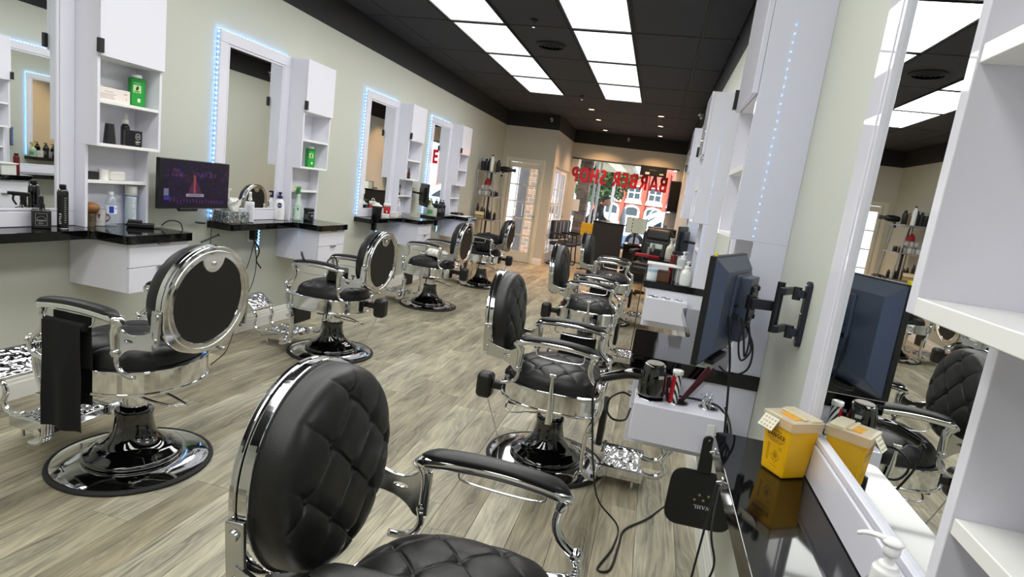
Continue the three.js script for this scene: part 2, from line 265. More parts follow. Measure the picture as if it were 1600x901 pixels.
// ---------------------------------------------------------------- barber chairs; local x = forward, y up, z = the sitter's right
const CH = {};
{
  const sh = 0.085, sv = 0.085, kk = Math.hypot(1 / sh, 1 / sv); // half pitch of the diamond tufting
  const crease = (d, w) => Math.exp(-((d / w) ** 2));
  const tuftFn = (depth, lines, nodes) => (a, b) => { // a across, b along
    const u = a / sh + b / sv, v = a / sh - b / sv; let c = 0;
    for (const q of lines) for (const d of [(u - q) / kk, (v - q) / kk]) c = Math.max(c, 0.6 * crease(d, 0.0028) + 0.4 * crease(d, 0.02));
    let bt = 0; for (const [x, y] of nodes) bt = Math.max(bt, crease(Math.hypot(a - x, b - y), 0.017));
    return depth * (0.5 * c + 0.75 * bt);
  };
  const nodesOf = (lines, R) => { const o = []; for (const p of lines) for (const q of lines) { const n = [(p + q) / 2 * sh, (p - q) / 2 * sv]; if (Math.hypot(...n) < R) o.push(n); } return o; };
  const btn = nodesOf([-2, 0, 2], 0.2), btnSeat = nodesOf([-3, -1, 1, 3], 0.21);
  // back: disc in the y-z plane facing +x, reclined a little
  const bc = [-0.345, 0.808], rz = 0.24, ry = 0.232, lean = 0.07;
  const setBack = (g) => g.rotateZ(lean).translate(bc[0], bc[1], 0);
  const bt = tuftFn(0.017, [-2, 0, 2], btn), ell = (a) => 1 / Math.hypot(Math.cos(a) / ry, Math.sin(a) / rz);
  CH.backPad = setBack(cushion(ell, 0.115, 4.6, (x, z) => bt(z, x), 96, 288).rotateZ(-Math.PI / 2).translate(-0.02, 0, 0));
  const bmap = btn.map(([a, b]) => [0.095 - bt(a, b) + 0.115 * (Math.max(0, 1 - (Math.hypot(a / rz, b / ry)) ** 4.6) ** (1 / 4.6)) - 0.115 + 0.003, b, a]);
  CH.backButtons = bmap.map(([x, y, z]) => setBack(sph(0.0095, 0, 0, 0, 12).scale(0.6, 1, 1).translate(x, y, z)));
  // chrome frame on the rear of the back
  const out = new THREE.Shape(); const N = 120; for (let i = 0; i <= N; i++) { const a = Math.PI / 2 + i / N * 2 * Math.PI, low = Math.sin(a) < -0.2 && Math.sin(a) > -0.93 ? Math.sin(Math.PI * (Math.sin(a) + 0.2) / -0.73) : 0, k = 1 + 0.06 * low; const x = 0.245 * k * Math.cos(a), y = 0.237 * k * Math.sin(a); i ? out.lineTo(x, y) : out.moveTo(x, y); }
  const inner = []; for (let i = 0; i <= N; i++) { const a = Math.PI / 2 + i / N * 2 * Math.PI; let x = 0.203 * Math.cos(a), y = 0.199 * Math.sin(a); if (y > 0 && Math.abs(x) < 0.062) { y = Math.min(y, 0.195 - 0.066 * Math.sqrt(Math.max(0, 1 - (x / 0.062) ** 2))); } inner.push([x, y]); }
  out.holes.push(new THREE.Path(inner.map(([x, y]) => new THREE.Vector2(x, y))));
  const toBack = (g) => setBack(g.rotateY(-Math.PI / 2).translate(-0.03, 0, 0)); // extrude direction becomes -x
  CH.backRing = merge([toBack(extr(out, 0.016, 0.004, 8)), setBack(new THREE.TorusGeometry(0.226, 0.004, 6, 72).scale(1, 0.97, 1).rotateY(Math.PI / 2).translate(-0.047, 0, 0))]);
  const bandShape = new THREE.Shape(); bandShape.absellipse(0, 0, 0.245, 0.237, 0, 2 * Math.PI); const hole = new THREE.Path(); hole.absellipse(0, 0, 0.233, 0.225, 0, 2 * Math.PI); bandShape.holes.push(hole);
  CH.backBand = setBack(extr(bandShape, 0.024, 0.003, 64).rotateY(-Math.PI / 2).translate(-0.002, 0, 0));
  CH.backPanel = toBack(extr(shapeOf(inner.slice(0, -1).map(([x, y]) => [x * 1.01, y * 1.01])), 0.012, 0.004, 8));
  CH.badgeBolt = setBack(sph(0.011, 0, 0, 0, 14).scale(0.6, 1, 1).translate(-0.048, 0.165, 0));
  // seat
  const rhoSeat = (k) => (a) => { const c = Math.cos(a), s = Math.sin(a), e = c > 0 ? 4.2 : 2.3, A = c > 0 ? 0.255 : 0.27, Bz = 0.262; return k / ((Math.abs(c) / A) ** e + (Math.abs(s) / Bz) ** e) ** (1 / e); };
  const st = tuftFn(0.014, [-3, -1, 1, 3], btnSeat);
  CH.seat = cushion(rhoSeat(0.955), 0.125, 3.2, (x, z) => st(z, x), 96, 288, 0.01).translate(0, 0.478, 0);
  CH.seatButtons = btnSeat.map(([a, b]) => sph(0.0095, 0, 0, 0, 12).scale(1, 0.6, 1).translate(b, 0.6 - st(a, b) - 0.1 * 0 + 0.003 - 0.125 * (1 - (Math.max(0, 1 - (Math.hypot(a, b) / 0.25) ** 3.2) ** (1 / 3.2))), a));
  const plan = (k) => { const f = rhoSeat(k), p = []; for (let i = 0; i < 96; i++) { const a = i / 96 * 2 * Math.PI, r = f(a); p.push([r * Math.cos(a), r * Math.sin(a)]); } return p; };
  const ringShape = (k0, k1) => { const s = shapeOf(plan(k0)); s.holes.push(new THREE.Path(plan(k1).map(([x, y]) => new THREE.Vector2(x, y)))); return s; };
  const flat = (g, y) => g.rotateX(Math.PI / 2).translate(0, y, 0);
  CH.ring = merge([flat(extr(ringShape(1.06, 1.02), 0.1, 0.004, 4), 0.488), flat(extr(ringShape(1.085, 1.02), 0.014, 0.004, 4), 0.398), flat(extr(ringShape(1.07, 0.99), 0.01, 0.003, 4), 0.494)]);
  CH.seatBase = flat(extr(shapeOf(plan(1.0)), 0.06, 0.004, 4), 0.47);
  CH.underFrame = merge([bb(-0.2, 0.2, 0.35, 0.375, -0.03, 0.03, 0.004), bb(-0.03, 0.03, 0.35, 0.375, -0.2, 0.2, 0.004), bb(-0.2, 0.2, 0.372, 0.41, -0.16, 0.16, 0.006), bb(-0.22, 0.2, 0.35, 0.368, 0.15, 0.175, 0.004)]);
  // base
  CH.basePlate = lathe([[0, 0.03], [0.2, 0.036], [0.26, 0.032], [0.3, 0.021], [0.318, 0.018], [0.322, 0.014], [0.32, 0.006], [0, 0.006]], 72);
  CH.baseRim = lathe([[0.3, 0.001], [0.337, 0.001], [0.34, 0.006], [0.337, 0.014], [0.326, 0.019], [0.318, 0.018], [0.316, 0.01], [0.3, 0.006], [0.3, 0.001]], 72);
  CH.pedestal = lathe([[0, 0.034], [0.192, 0.034], [0.204, 0.042], [0.205, 0.052], [0.196, 0.062], [0.178, 0.07], [0.168, 0.082], [0.15, 0.09], [0.132, 0.097], [0.12, 0.112], [0.1, 0.135], [0.088, 0.165], [0.08, 0.205], [0.077, 0.235], [0.08, 0.245], [0.08, 0.256], [0.074, 0.262], [0, 0.262]], 56);
  CH.column = lathe([[0, 0.2], [0.058, 0.2], [0.058, 0.262], [0.062, 0.27], [0.062, 0.31], [0.058, 0.318], [0.058, 0.36], [0, 0.36]], 40);
  CH.pumpLoop = merge([tube([[-0.02, 0.3, 0.06], [-0.12, 0.285, 0.075], [-0.22, 0.262, 0.07], [-0.255, 0.272, 0.045], [-0.262, 0.29, 0.0], [-0.25, 0.3, -0.045], [-0.2, 0.305, -0.06], [-0.05, 0.315, -0.06]], 0.0055, 60), cyl(0.011, 0.011, 0.02, -0.01, 0.3, 0.068, 16).rotateZ(0)]);
  // arms, one side at z = s
  for (const [nm, s] of [['R', 0.268], ['L', -0.268]]) {
    const armPath = [[-0.212, 0.712], [-0.19, 0.727], [-0.12, 0.738], [0, 0.745], [0.1, 0.742], [0.19, 0.731], [0.232, 0.72]];
    CH['arm' + nm] = merge([sweep(armPath, s, (t) => { const e = Math.min(1, Math.min(t, 1 - t) * 9 + 0.35); return [0.03 * e, 0.0125 * e + 0.004]; }, 32, 14, 3),
      sweep([[0.215, 0.72], [0.205, 0.705], [0.2, 0.685]], s, (t) => [0.021 - 0.005 * t, 0.02 - 0.006 * t], 8, 12), sweep([[-0.195, 0.718], [-0.18, 0.705], [-0.172, 0.68], [-0.174, 0.6]], s, (t) => [0.016, 0.019 - 0.007 * t], 12, 12)]);
    CH['armPad' + nm] = sweep(armPath.slice(1).map(([x, y], i) => [x * 0.985 - 0.004, y + 0.017 - (i === 5 ? 0.004 : 0)]), s, (t) => { const e = Math.min(1, Math.sqrt(Math.min(t, 1 - t) * 10 + 0.02)); return [0.0285 * e, 0.0155 * e]; }, 32, 16, 2.4);
    CH['post' + nm] = merge([sweep([[0.2, 0.69], [0.196, 0.65], [0.21, 0.61], [0.245, 0.578], [0.26, 0.57]], s, () => [0.014, 0.0135], 20, 12, 2.2), sph(0.021, 0.262, 0.568, s, 16), sph(0.012, 0.262, 0.568, s + Math.sign(s) * 0.018, 12),
      sweep([[0.262, 0.566], [0.272, 0.535], [0.255, 0.505], [0.2, 0.49], [0.15, 0.487]], s * 0.985, (t) => [0.013, 0.0125], 20, 12, 2.2)]);
    const fl = []; for (const k of [-1, 0, 1]) fl.push(sweep([[0.268, 0.545], [0.276, 0.5], [0.277, 0.44], [0.262, 0.385], [0.235, 0.33], [0.226, 0.28], [0.226, 0.14], [0.236, 0.095], [0.265, 0.073], [0.31, 0.068]], s * 0.86 + k * 0.0135, (t) => [0.009, 0.012], 40, 8, 2)); fl.push(bb(0.218, 0.262, 0.298, 0.318, s * 0.86 - 0.026, s * 0.86 + 0.026, 0.004));
    CH['leg' + nm] = merge(fl);
    const pl = new THREE.Shape(); pl.moveTo(-0.158, 0.7); pl.lineTo(-0.158, 0.575); pl.quadraticCurveTo(-0.178, 0.56, -0.198, 0.576); pl.quadraticCurveTo(-0.23, 0.62, -0.3, 0.622); pl.lineTo(-0.352, 0.628); pl.lineTo(-0.352, 0.705); pl.quadraticCurveTo(-0.29, 0.672, -0.235, 0.672); pl.quadraticCurveTo(-0.2, 0.68, -0.19, 0.7); pl.closePath();
    const ho = new THREE.Path(); ho.absellipse(-0.24, 0.647, 0.024, 0.0085, 0, 2 * Math.PI, false, -0.05); pl.holes.push(ho);
    CH['plate' + nm] = merge([extr(pl, 0.012, 0.002, 10).translate(0, 0, s - 0.006 - Math.sign(s) * 0.008), RB(0.042, 0.15, 0.012, 0.004, 0, 0, 0).rotateZ(lean).translate(-0.36, 0.718, s - Math.sign(s) * 0.012), ...[0.668, 0.766].map((y) => new THREE.CylinderGeometry(0.011, 0.013, 0.008, 14).rotateX(Math.PI / 2).translate(-0.36 - (y - 0.718) * lean, y, s - Math.sign(s) * 0.003)),
      sph(0.019, -0.176, 0.588, s, 16), sweep([[-0.176, 0.585], [-0.172, 0.55], [-0.19, 0.515], [-0.23, 0.497], [-0.262, 0.494]], s * 0.96, () => [0.0105, 0.0105], 18, 10, 2)]);
    const sg = Math.sign(s); CH['towel' + nm] = tube([[0.16, 0.73, s + sg * 0.012], [0.16, 0.69, s + sg * 0.022], [0.15, 0.68, s + sg * 0.024], [-0.07, 0.682, s + sg * 0.024], [-0.085, 0.69, s + sg * 0.022], [-0.085, 0.728, s + sg * 0.012]], 0.0035, 40, 8);
  }
  CH.lever = merge([sweep([[0.03, 0.335], [0.028, 0.42], [0.022, 0.5], [0.018, 0.59]], 0.302, (t) => [0.009, 0.019 - 0.011 * t], 14, 10, 2.6), new THREE.CylinderGeometry(0.01, 0.01, 0.014, 12).rotateX(Math.PI / 2).translate(0.018, 0.592, 0.305), bb(0.0, 0.036, 0.586, 0.602, 0.294, 0.306, 0.003)]);
  // rear pad on its rod
  CH.rearPad = merge([RB(0.095, 0.15, 0.1, 0.03, -0.405, 0.44, 0, 3), RB(0.07, 0.045, 0.05, 0.01, -0.33, 0.45, 0, 2)]);
  CH.padRod = tube([[-0.39, 0.39, 0.01], [-0.345, 0.28, 0.012], [-0.3, 0.17, 0.012], [-0.275, 0.11, 0.01]], 0.004, 24, 8);
  // foot rest
  const hammer = (w, d, amp, f, k) => { const g = new THREE.PlaneGeometry(w, d, 44, 36).rotateX(-Math.PI / 2), p = g.attributes.position; for (let i = 0; i < p.count; i++) { const x = p.getX(i), z = p.getZ(i), a = Math.abs(noise(x * f, z * f, k) - 0.5) * 2, b = Math.abs(noise(x * f * 1.7 + 9, z * f * 1.7, k + 3) - 0.5) * 2, e = Math.min(1, 12 * Math.min(1 - Math.abs(x) / (w / 2), 1 - Math.abs(z) / (d / 2))); p.setY(i, amp * e * (Math.min(1, a * 2.2) * 0.7 + Math.min(1, b * 2) * 0.3)); } g.computeVertexNormals(); return g; };
  CH.treadle = merge([hammer(0.21, 0.27, 0.012, 46, 2).translate(0.43, 0.104, 0), bb(0.32, 0.54, 0.06, 0.103, -0.142, 0.142, 0.008), bb(0.3, 0.55, 0.058, 0.118, -0.158, -0.138, 0.006), bb(0.3, 0.55, 0.058, 0.118, 0.138, 0.158, 0.006), ...[-1, 1].map((k) => new THREE.CylinderGeometry(0.021, 0.021, 0.062, 18).rotateX(Math.PI / 2).translate(0.325, 0.09, k * 0.17)), ...[-1, 1].map((k) => cyl(0.007, 0.009, 0.05, 0.5, 0.035, k * 0.13, 12))]);
  for (const [nm, k] of [['R', 1], ['L', -1]]) CH['calfArm' + nm] = sweep([[0.53, 0.1], [0.59, 0.09], [0.63, 0.1], [0.655, 0.14], [0.64, 0.185], [0.65, 0.22], [0.68, 0.255]], k * 0.105, (t) => [0.014, 0.0165 - 0.003 * t], 30, 10, 2.2);
  const pt = (g) => g.rotateZ(0.62).translate(0.715, 0.3, 0);
  CH.calfPlate = merge([pt(hammer(0.16, 0.25, 0.008, 34, 7).translate(0, 0.012, 0)), pt(bb(-0.085, 0.085, -0.012, 0.013, -0.13, 0.13, 0.006))]);
  CH.calfPad = RB(0.035, 0.21, 0.24, 0.014, 0.292, 0.305, 0, 2);
}
function barberChair(label, x, z, turn, lift = 0, o = {}) {
  const c = thing('barber_chair', label, 'barber chair', [x, 0, z], turn, 'barber chairs in two rows'); const up = (n, g, m, p = c, l) => { const q = obj(n, g, m, p, l); if (p === c) q.position.y = lift; return q; };
  obj('base_plate', CH.basePlate, M.chrome, c, 'polished chrome base disc'); obj('base_rim', CH.baseRim, M.rubber, c, 'black rubber ring round the base'); obj('pedestal', CH.pedestal, M.gloss, c, 'glossy black flared pedestal');
  up('column', CH.column, M.chrome); up('pump_lever', CH.pumpLoop, M.chrome);
  up('seat_ring', CH.ring, M.chrome, c, 'polished chrome band under the seat'); up('seat_base', CH.seatBase, M.vinyl); up('under_frame', CH.underFrame, M.plastic);
  const seat = up('seat', CH.seat, M.leather, c, 'diamond-tufted black leather seat'); for (const g of CH.seatButtons) obj('button', g, M.leather, seat);
  const back = up('backrest', CH.backPad, M.leather, c, 'round diamond-tufted black leather back'); for (const g of CH.backButtons) obj('button', g, M.leather, back);
  obj('rim_band', CH.backBand, M.chrome, back); const br = obj('back_frame', CH.backRing, M.chrome, back, 'chrome ring on the rear of the back'); obj('back_panel', CH.backPanel, M.vinyl, back); obj('badge_bolt', CH.badgeBolt, M.chrome, back);
  for (const s of ['R', 'L']) { const a = up('armrest', CH['arm' + s], M.chrome); obj('arm_pad', CH['armPad' + s], M.leather, a, 'black padded arm top'); obj('towel_bar', CH['towel' + s], M.chrome, a); up('arm_post', CH['post' + s], M.chrome); up('back_bracket', CH['plate' + s], M.chromeSoft); up('leg', CH['leg' + s], M.chrome); }
  if (o.lever !== false) up('recline_lever', CH.lever, M.chrome);
  if (o.pad !== false) { const p = up('rear_pad', CH.rearPad, M.plastic, c, 'black padded knob behind the seat'); p.position.y += o.padDrop ?? 0; obj('pad_rod', CH.padRod, M.chrome, p); }
  const t = up('foot_rest', CH.treadle, M.chrome, c, 'embossed chrome foot rest'); obj('calf_plate', CH.calfPlate, M.chrome, t, 'hammered chrome plate'); for (const s of ['R', 'L']) obj('plate_arm', CH['calfArm' + s], M.chrome, t);
  up('calf_pad', CH.calfPad, M.leather);
  return c;
}
barberChair('barber chair with a folded black towel hanging from its armrest', -2.206, -2.115, Math.PI, 0.045, { pad: false });
barberChair('barber chair with a black clipper case on its seat', -2.377, -4.136, Math.PI, 0);
barberChair('barber chair with crumpled white towels on its seat', -2.454, -6.418, Math.PI, 0);
barberChair('barber chair with a black cape heaped on it, near the french door', -2.40, -8.35, Math.PI, 0);
barberChair('barber chair with tufted back, facing the yellow sharps box', -0.315, -1.14, 0, 0.012);
barberChair('barber chair facing the white holder with the hair dryer', -0.386, -3.131, 0, 0, { padDrop: -0.07 });
barberChair('barber chair between the hair dryer holder and the empty tool holder', -0.465, -5.45, 0, 0, { padDrop: -0.045 });
barberChair('barber chair next to the black leather office chair', -0.43, -7.4, 0, 0.03);
// ---------------------------------------------------------------- small things: makers
const face = (x, z) => Math.atan2(-x, -z); // turn that makes local +z look back into the middle of the shop
const col = {}; const C = (hex, r = 0.4) => (col[hex + '/' + r] ??= std(hex, r));
const textLines = (w, h, bg, draw) => { const t = canvasTex(w, h, (g) => { g.fillStyle = bg; g.fillRect(0, 0, w, h); draw(g, w, h); }); return std(0xffffff, 0.45, 0, { map: t }); };
const wrap = (r, h, arc, y = 0) => new THREE.CylinderGeometry(r, r, h, 20, 1, true, -arc / 2, arc).translate(0, y, 0);
const blur = (g, x, y, w, n, dy, c) => { g.fillStyle = c; for (let i = 0; i < n; i++) g.fillRect(x, y + i * dy, w * (0.6 + 0.4 * hash(i, n, 3)), dy * 0.45); };
function item(name, label, cat, p, parts, turn, group) { const t = thing(name, label, cat, p, turn ?? face(p[0], p[2]), group); for (const [n, g, m, l] of parts) obj(n, g, m, t, l); return t; }
const pump = (y, r, m) => [['pump', [cyl(r * 0.55, r * 0.6, 0.018, 0, y + 0.009), cyl(0.006, 0.006, 0.025, 0, y + 0.03), RB(0.022, 0.012, 0.022, 0.005, 0, y + 0.044), RB(0.012, 0.01, 0.045, 0.004, 0, y + 0.046, 0.025)], m, 'pump head']];
const trigger = (y, m, m2) => [['spray_head', [cyl(0.014, 0.016, 0.02, 0, y + 0.01), RB(0.022, 0.03, 0.028, 0.006, 0, y + 0.034, 0), RB(0.02, 0.022, 0.085, 0.007, 0, y + 0.056, 0.012), tube([[0, y + 0.05, 0.04], [0, y + 0.025, 0.045], [0, y - 0.004, 0.03]], 0.005, 12)], m, 'trigger spray head'], ['nozzle', cyl(0.009, 0.009, 0.014).rotateX(Math.PI / 2).translate(0, y + 0.057, 0.06), m2 ?? m]];
const round = (r, h, neck = 0.4, sh = 0.18) => lathe([[0, 0], [r * 0.92, 0], [r, h * 0.03], [r, h * (1 - sh)], [r * 0.85, h * (1 - sh * 0.55)], [r * neck, h * (1 - sh * 0.12)], [r * neck, h], [0, h]], 28);
// ---- station with the black bottles
const darkLabel = textLines(128, 160, '#0b0b0c', (g) => { g.strokeStyle = '#9a9a98'; g.lineWidth = 4; g.strokeRect(12, 12, 104, 136); g.beginPath(); g.arc(64, 84, 40, Math.PI, 0); g.stroke(); g.fillStyle = '#cfcfca'; g.font = 'bold 20px serif'; g.textAlign = 'center'; g.fillText('BARBER', 64, 100); blur(g, 36, 112, 56, 3, 9, '#8f8f8b'); });
item('spray_bottle', 'square black cologne spray bottle with trigger beside the black aerosol can', 'bottle', L1.at(0.085, CT, 0.225), [['body', [RB(0.085, 0.1, 0.055, 0.006, 0, 0.05, 0), cyl(0.014, 0.02, 0.012, 0, 0.106)], M.gloss], ['label', B(0.06, 0.075, 0.0006, 0, 0.05, 0.028), darkLabel, 'black label with pale print'], ...trigger(0.11, M.plastic)]);
item('aerosol_can', 'tall black aerosol can on the counter end with the clipper', 'can', L1.at(0.125, CT, 0.14), [['body', lathe([[0, 0], [0.026, 0], [0.0265, 0.005], [0.0265, 0.2], [0.022, 0.212], [0.018, 0.218], [0, 0.218]], 28), M.gloss], ['label', wrap(0.0268, 0.17, 2.2, 0.1), textLines(128, 256, '#0d0d0e', (g) => { g.fillStyle = '#d9d9d6'; g.font = 'bold 34px sans-serif'; g.save(); g.translate(50, 240); g.rotate(-Math.PI / 2); g.fillText('STYLE', 0, 0); g.restore(); blur(g, 78, 20, 30, 12, 18, '#7d7d7a'); })], ['cap', lathe([[0, 0.216], [0.016, 0.216], [0.016, 0.238], [0.012, 0.242], [0, 0.242]], 24), M.plastic], ['rim', new THREE.TorusGeometry(0.0262, 0.0016, 6, 28).rotateX(Math.PI / 2).translate(0, 0.003, 0), M.chrome]]);
const boxSide = textLines(256, 96, '#e9ded8', (g) => { g.fillStyle = '#a59a96'; g.font = '22px sans-serif'; g.fillText('Gloves', 70, 34); blur(g, 40, 44, 130, 4, 11, '#b1a5a0'); g.fillStyle = '#8c7f7a'; g.fillRect(212, 22, 26, 6); g.fillRect(230, 60, 6, 9); });
item('glove_box', 'pale pink cardboard glove box on the top open shelf', 'box', L1.at(0.1, 1.686, -0.135), [['carton', RB(0.21, 0.075, 0.1, 0.003, 0, 0.0375, 0), C('#e6dcd6', 0.7)], ['print', B(0.2, 0.068, 0.0005, 0, 0.037, 0.0503), boxSide, 'printed side'], ['glove', new THREE.SphereGeometry(0.03, 12, 8).scale(1.4, 0.5, 0.8).translate(-0.06, 0.076, 0), C('#c8b8a0', 0.8), 'tan glove poking out']], Math.PI / 2 - 0.12);
const greenLabel = textLines(128, 256, '#1f9a3a', (g) => { g.fillStyle = '#bfe0a0'; g.fillRect(14, 40, 84, 84); g.fillStyle = '#123018'; g.beginPath(); g.ellipse(58, 76, 14, 26, 0.3, 0, 7); g.fill(); g.fillStyle = '#0e5a22'; g.fillRect(24, 106, 62, 10); g.fillStyle = '#dcebd0'; g.fillRect(62, 186, 30, 40); g.font = '16px sans-serif'; g.fillText('Bergamot', 22, 24); });
function talcBottle(label, p) { item('talc_bottle', label, 'bottle', p, [['body', RB(0.085, 0.17, 0.05, 0.012, 0, 0.085, 0), C('#1d9438', 0.35)], ['label', B(0.066, 0.135, 0.0006, -0.004, 0.08, 0.0254), greenLabel], ['cap', [cyl(0.026, 0.028, 0.018, 0, 0.178)], C('#e8eae6')]], Math.PI / 2 - 0.35, 'green talc bottles'); }
talcBottle('green flat talc bottle beside the pale pink glove box', L1.at(0.1, 1.686, -0.335));
item('dark_tumbler', 'tapered matte black cup on the shelf under the glove box', 'cup', L1.at(0.12, 1.448, -0.14), [['body', lathe([[0, 0], [0.031, 0], [0.032, 0.004], [0.0225, 0.112], [0.02, 0.115], [0, 0.115]], 28), M.plastic]]);
item('tonic_bottle', 'small black and white pump bottle behind a square black bottle', 'bottle', L1.at(0.075, 1.448, -0.285), [['body', round(0.024, 0.13, 0.5), C('#1a1a1c', 0.2)], ['collar', cyl(0.018, 0.018, 0.024, 0, 0.14), C('#e4e4e0')], ['dropper', lathe([[0, 0.15], [0.012, 0.15], [0.011, 0.168], [0.008, 0.19], [0, 0.193]], 16), C('#e9e9e6')]]);
item('cologne_bottle', 'square black bottle with white oval crest on the shelf below the green bottle', 'bottle', L1.at(0.125, 1.448, -0.29), [['body', RB(0.088, 0.095, 0.05, 0.004, 0, 0.0475, 0), C('#141518', 0.15)], ['label', B(0.036, 0.08, 0.0006, 0.02, 0.048, 0.0254), textLines(96, 200, '#101012', (g) => { g.strokeStyle = g.fillStyle = '#e8e8e4'; g.lineWidth = 6; g.beginPath(); g.ellipse(48, 70, 30, 44, 0, 0, 7); g.stroke(); g.font = 'bold 30px serif'; g.textAlign = 'center'; g.fillText('M', 48, 82); g.fillRect(16, 140, 64, 12); blur(g, 20, 164, 56, 2, 12, '#bdbdb9'); })]], Math.PI / 2 - 0.45);
item('paper_roll', 'white roll of neck strips on the low shelf by the monitor', 'roll', L1.at(0.06, 1.233, -0.19), [['roll', [RB(0.1, 0.055, 0.075, 0.012, 0.035, 0.0275, 0)], C('#e6e3de', 0.8)], ['loose_end', lathe([[0.02, 0], [0.028, 0], [0.028, 0.062], [0.02, 0.062], [0.02, 0]], 24).translate(-0.035, 0, 0), C('#efeeea', 0.8)]], Math.PI / 2);
item('cardboard_box', 'small black box beside the white roll of neck strips', 'box', L1.at(0.055, 1.233, -0.08), [['frame', [RB(0.075, 0.045, 0.04, 0.003, 0, 0.0225, 0)], C('#1b1b1e', 0.5)]], Math.PI / 2);
item('ornament', 'brown round ornament on stacked stones beside the red-marked mug', 'ornament', L1.at(0.07, CT, -0.068), [['stones', [cyl(0.02, 0.022, 0.03, 0, 0.015), cyl(0.024, 0.02, 0.024, 0, 0.044), cyl(0.02, 0.022, 0.02, 0, 0.068)], C('#5a4c36', 0.8)], ['top', new THREE.SphereGeometry(0.042, 20, 14).scale(1.1, 0.78, 0.9).translate(0, 0.108, 0), C('#8a5a2e', 0.5), 'brown rounded top']]);
item('mug', 'grey mug with a red triangle beside the water bottle', 'mug', L1.at(0.06, CT, -0.132), [['body', lathe([[0, 0], [0.03, 0], [0.031, 0.004], [0.034, 0.098], [0.031, 0.1], [0.028, 0.012], [0, 0.012]], 28), C('#b9b9b6', 0.5)], ['triangle', wrap(0.0346, 0.05, 0.85, 0.056), textLines(96, 96, '#b9b9b6', (g) => { g.fillStyle = '#8a1420'; g.beginPath(); g.moveTo(22, 16); g.lineTo(74, 16); g.lineTo(48, 84); g.fill(); })], ['handle', new THREE.TorusGeometry(0.02, 0.005, 8, 20, Math.PI).rotateZ(-Math.PI / 2).translate(0.033, 0.05, 0), C('#7a2026', 0.5)]]);
item('water_bottle', 'clear plastic water bottle with a blue and white label', 'bottle', L1.at(0.08, CT, -0.192), [['body', lathe([[0, 0], [0.029, 0], [0.031, 0.006], [0.03, 0.02], [0.031, 0.035], [0.03, 0.05], [0.031, 0.07], [0.031, 0.13], [0.029, 0.15], [0.018, 0.178], [0.012, 0.186], [0.012, 0.192], [0, 0.192]], 28), phys(0xe6edf2, 0.08, { transmission: 0.75, thickness: 0 })], ['label', wrap(0.0316, 0.05, 4.6, 0.1), textLines(256, 64, '#e8ebf2', (g) => { g.fillStyle = '#1d3fae'; g.fillRect(112, 6, 44, 52); g.fillRect(0, 40, 80, 8); g.fillStyle = '#aab6da'; g.fillRect(164, 14, 80, 14); })], ['cap', cyl(0.014, 0.014, 0.016, 0, 0.197), C('#dfe3e8')]]);
item('spray_can', 'white-capped blue disinfectant spray can on the shelf base', 'can', L1.at(0.055, CT, -0.352), [['body', lathe([[0, 0], [0.031, 0], [0.032, 0.004], [0.032, 0.18], [0.029, 0.188], [0, 0.188]], 28), C('#2f78b4', 0.3)], ['label', wrap(0.0324, 0.172, 2.5, 0.092), textLines(128, 220, '#cfd8dd', (g) => blur(g, 12, 14, 100, 18, 11, '#8fa2b0'))], ['cap', lathe([[0, 0.184], [0.034, 0.184], [0.034, 0.242], [0.031, 0.246], [0, 0.246]], 28), C('#eff0ee')]]);
item('hair_clipper', 'black cordless hair clipper lying on the counter below the monitor', 'clipper', L1.at(0.19, CT, -0.3), [['body', [RB(0.15, 0.03, 0.038, 0.009, 0, 0.0155, 0)], M.plastic], ['blade', [RB(0.04, 0.02, 0.04, 0.003, 0.09, 0.012, 0.0)], M.steel], ['guard', RB(0.075, 0.016, 0.042, 0.005, -0.03, 0.037, 0), C('#1a1a1c', 0.6)]], 0.75);
// wall monitor on the long wall
const screenTex = canvasTex(512, 288, (g, w, h) => {
  g.fillStyle = '#150b26'; g.fillRect(0, 0, w, h); for (let i = 0; i < 260; i++) { g.fillStyle = ['rgba(60,30,110,.35)', 'rgba(110,40,90,.3)', 'rgba(40,30,120,.35)', 'rgba(20,12,30,.5)'][i % 4]; g.fillRect(hash(i, 1, 1) * w, hash(i, 2, 1) * h * 0.35 + (i % 3) * h * 0.3, 10 + 40 * hash(i, 3, 1), 4 + 12 * hash(i, 4, 1)); }
  for (let i = 0; i < 40; i++) { g.fillStyle = i % 2 ? 'rgba(190,90,110,.35)' : 'rgba(110,70,190,.4)'; const x = hash(i, 7, 2) * w, y = 30 + 60 * hash(i, 8, 2); g.fillRect(x, y, 6 + 14 * hash(i, 9, 2), 18); }
  g.fillStyle = 'rgba(150,50,110,.55)'; g.beginPath(); g.moveTo(238, 90); g.lineTo(190, 205); g.lineTo(300, 205); g.closePath(); g.fill(); g.fillStyle = 'rgba(205,105,80,.7)'; g.fillRect(232, 84, 16, 118);
  g.fillStyle = '#a9a4b8'; g.fillRect(176, 206, 138, 20); g.fillStyle = '#6a6478'; g.fillRect(200, 213, 90, 5); g.fillStyle = '#7f829c'; g.fillRect(16, 176, 34, 46); g.fillStyle = '#3c3aa0'; g.fillRect(18, 226, 40, 24); g.fillStyle = 'rgba(150,60,150,.5)'; for (let i = 0; i < 18; i++) g.fillRect(60 + i * 24, 236 + 14 * hash(i, 1, 5), 10, 22);
});
